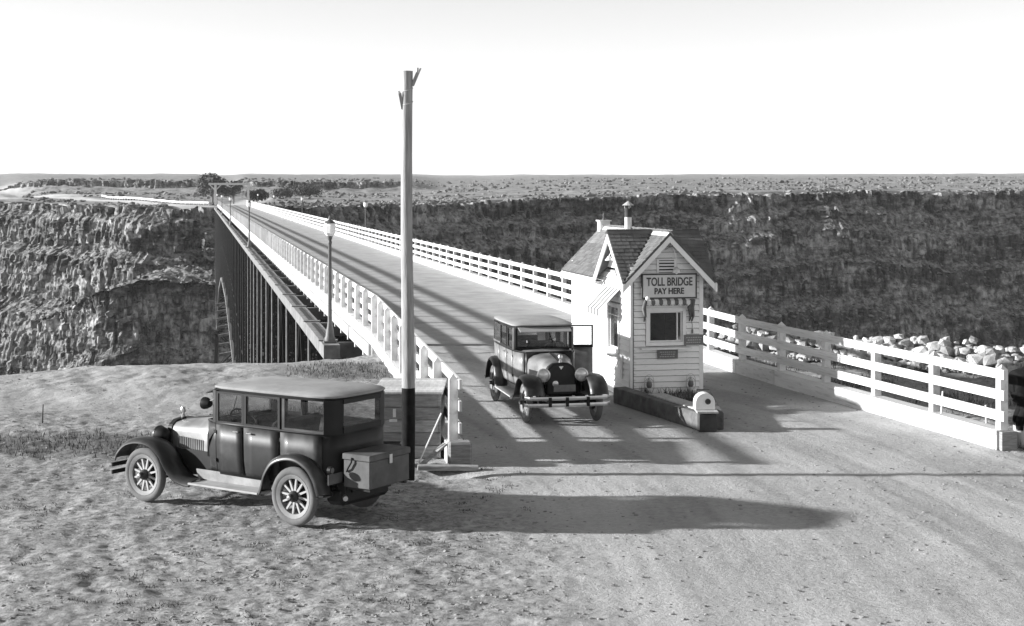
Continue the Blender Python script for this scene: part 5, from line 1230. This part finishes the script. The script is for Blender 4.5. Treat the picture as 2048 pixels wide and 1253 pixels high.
# ------------------------------------------------------------------ cow at the right edge
def build_cow():
    t = thing('cow', 'black cow with pale lower hind leg behind the fence end, cut by the frame', 'cow', (9.30, 27.6, ground_z(9.4, 27.6)), 0.12)
    me = bpy.data.meshes.new('body'); J = {}
    K = 1.2
    def j(n_, p, r): J[n_] = (len(J), tuple(c * K for c in p), r * K * (1.25 if n_ in ('pelvis', 'rump', 'loin', 'belly', 'chest', 'shoulder', 'neck') else 1.1))
    j('pelvis', (0.14, 0, 1.00), 0.26); j('rump', (-0.06, 0, 0.98), 0.19); j('loin', (0.45, 0, 0.98), 0.29); j('belly', (0.85, 0, 0.95), 0.31); j('chest', (1.2, 0, 0.95), 0.28); j('shoulder', (1.38, 0, 1.0), 0.24)
    j('neck', (1.58, 0.03, 1.02), 0.20); j('poll', (1.78, 0.06, 1.08), 0.14); j('face', (1.94, 0.08, 0.93), 0.11); j('muzzle', (2.03, 0.09, 0.78), 0.085)
    for s, n_ in ((1, 'l'), (-1, 'r')):
        dx = 0.0 if s < 0 else 0.12
        j('hip' + n_, (0.02 + dx, s * 0.17, 0.86), 0.17); j('knee' + n_, (0.12 + dx, s * 0.19, 0.66), 0.12); j('hock' + n_, (-0.06 + dx, s * 0.18, 0.44), 0.062); j('fet' + n_, (-0.02 + dx, s * 0.18, 0.13), 0.045); j('hoof' + n_, (0.03 + dx, s * 0.18, 0.04), 0.055)
        j('sh' + n_, (1.3, s * 0.16, 0.74), 0.13); j('el' + n_, (1.26, s * 0.17, 0.6), 0.09); j('kn' + n_, (1.29, s * 0.17, 0.36), 0.058); j('ff' + n_, (1.28, s * 0.17, 0.12), 0.045); j('fh' + n_, (1.31, s * 0.17, 0.04), 0.055)
    E = [('pelvis', 'rump'), ('pelvis', 'loin'), ('loin', 'belly'), ('belly', 'chest'), ('chest', 'shoulder'), ('shoulder', 'neck'), ('neck', 'poll'), ('poll', 'face'), ('face', 'muzzle')]
    for n_ in 'lr': E += [('pelvis', 'hip' + n_), ('hip' + n_, 'knee' + n_), ('knee' + n_, 'hock' + n_), ('hock' + n_, 'fet' + n_), ('fet' + n_, 'hoof' + n_), ('chest', 'sh' + n_), ('sh' + n_, 'el' + n_), ('el' + n_, 'kn' + n_), ('kn' + n_, 'ff' + n_), ('ff' + n_, 'fh' + n_)]
    me.from_pydata([J[k][1] for k in J], [(J[a][0], J[b][0]) for a, b in E], [])
    o = link('body', me, None, t); sk = o.modifiers.new('skin', 'SKIN'); sk.use_smooth_shade = True
    for k in J: v = me.skin_vertices[0].data[J[k][0]]; v.radius = (J[k][2],) * 2; v.use_root = (k == 'pelvis')
    su = o.modifiers.new('sub', 'SUBSURF'); su.levels = 2; su.render_levels = 2
    m = bpy.data.materials.new('cow_hide'); m.use_nodes = True; N = m.node_tree.nodes; Lk = m.node_tree.links; b = N['Principled BSDF']; b.inputs['Roughness'].default_value = 0.85; b.inputs['Specular IOR Level'].default_value = 0.15
    tc = N.new('ShaderNodeTexCoord'); sp = N.new('ShaderNodeSeparateXYZ'); Lk.new(tc.outputs['Object'], sp.inputs[0])
    nz = N.new('ShaderNodeTexNoise'); nz.inputs['Scale'].default_value = 5; Lk.new(tc.outputs['Object'], nz.inputs['Vector'])
    ad = N.new('ShaderNodeMath'); ad.operation = 'MULTIPLY_ADD'; ad.inputs[1].default_value = 0.3; Lk.new(nz.outputs['Fac'], ad.inputs[0]); Lk.new(sp.outputs['Z'], ad.inputs[2])
    r = N.new('ShaderNodeValToRGB'); e = r.color_ramp.elements; e[0].position = 0.56; e[0].color = (.5, .5, .5, 1); e[1].position = 0.60; e[1].color = (.006, .006, .006, 1)
    Lk.new(ad.outputs[0], r.inputs[0]); Lk.new(r.outputs[0], b.inputs['Base Color']); me.materials.append(m)
    part('tail', MB().tube([(-0.22, 0, 1.30), (-0.36, 0, 1.12), (-0.35, 0.02, 0.75), (-0.30, 0.02, 0.52), (-0.28, 0.02, 0.34)], [0.03, 0.022, 0.018, 0.04, 0.01], 6), 'cow_black', t, smooth=60)
    for s in (-1, 1):
        part('ear', MB().loft([[(1.84, .06 + s * .09, 1.26), (1.88, .06 + s * .09, 1.22), (1.84, .06 + s * .09, 1.20)], [(1.80, .06 + s * .2, 1.25), (1.86, .06 + s * .21, 1.21), (1.80, .06 + s * .2, 1.18)], [(1.80, .06 + s * .27, 1.2), (1.81, .06 + s * .27, 1.195), (1.8, .06 + s * .27, 1.19)]], True, True), 'cow_black', t, loc=(0.27, 0.0, 0.02))
        part('horn', MB().tube([(1.86, .06 + s * .07, 1.32), (1.87, .06 + s * .16, 1.38), (1.9, .06 + s * .19, 1.46)], [0.025, 0.018, 0.005], 6), 'pale_timber', t, smooth=60, loc=(0.27, 0.01, 0.02))
build_cow()

X_, Y_ = grass_pts(1500, (2.6, 4.0), (30.6, 32.4), 9, lambda X, Y, r: (X > 2.75 + (32.3 - Y) * 0.36) & (X < 4.0) & (fbm(X / 0.3, Y / 0.3, 8, 2) > -0.1))
grass_patch('island_weeds', X_, Y_, 0.16, 'weed', 'small dark weeds on the island soil before the booth', 10, 0.9, 0.22)
rg_ = np.random.default_rng(21); cy = 15.2 + 13 * rg_.random(170) ** 1.3; cx = -0.34 * cy + (0.34 * cy + 0.3) * rg_.random(170)
X_ = (cx[:, None] + 0.07 * rg_.normal(size=(170, 26))).ravel(); Y_ = (cy[:, None] + 0.07 * rg_.normal(size=(170, 26))).ravel()
grass_patch('dry_tufts', X_, Y_, 0.045, 'weed', 'sparse dark grass tufts in the foreground dirt', 14, 1.2)
# ------------------------------------------------------------------ air: thin dust haze over the canyon
def build_haze():
    m = bpy.data.materials.new('haze'); m.use_nodes = True; N = m.node_tree.nodes; Lk = m.node_tree.links
    for n_ in list(N): N.remove(n_)
    o = N.new('ShaderNodeOutputMaterial'); v = N.new('ShaderNodeVolumePrincipled'); v.inputs['Color'].default_value = (0.9, 0.9, 0.9, 1)
    v.inputs['Density'].default_value = 0.00006; v.inputs['Anisotropy'].default_value = 0.0; Lk.new(v.outputs[0], o.inputs['Volume'])
    MATS['haze'] = m
    h = part('haze', MB().bx(-9000, 9000, -300, 9000, -140, 160), 'haze', None); stuff(h, 'thin pale haze filling the air over the canyon', 'haze')
build_haze()
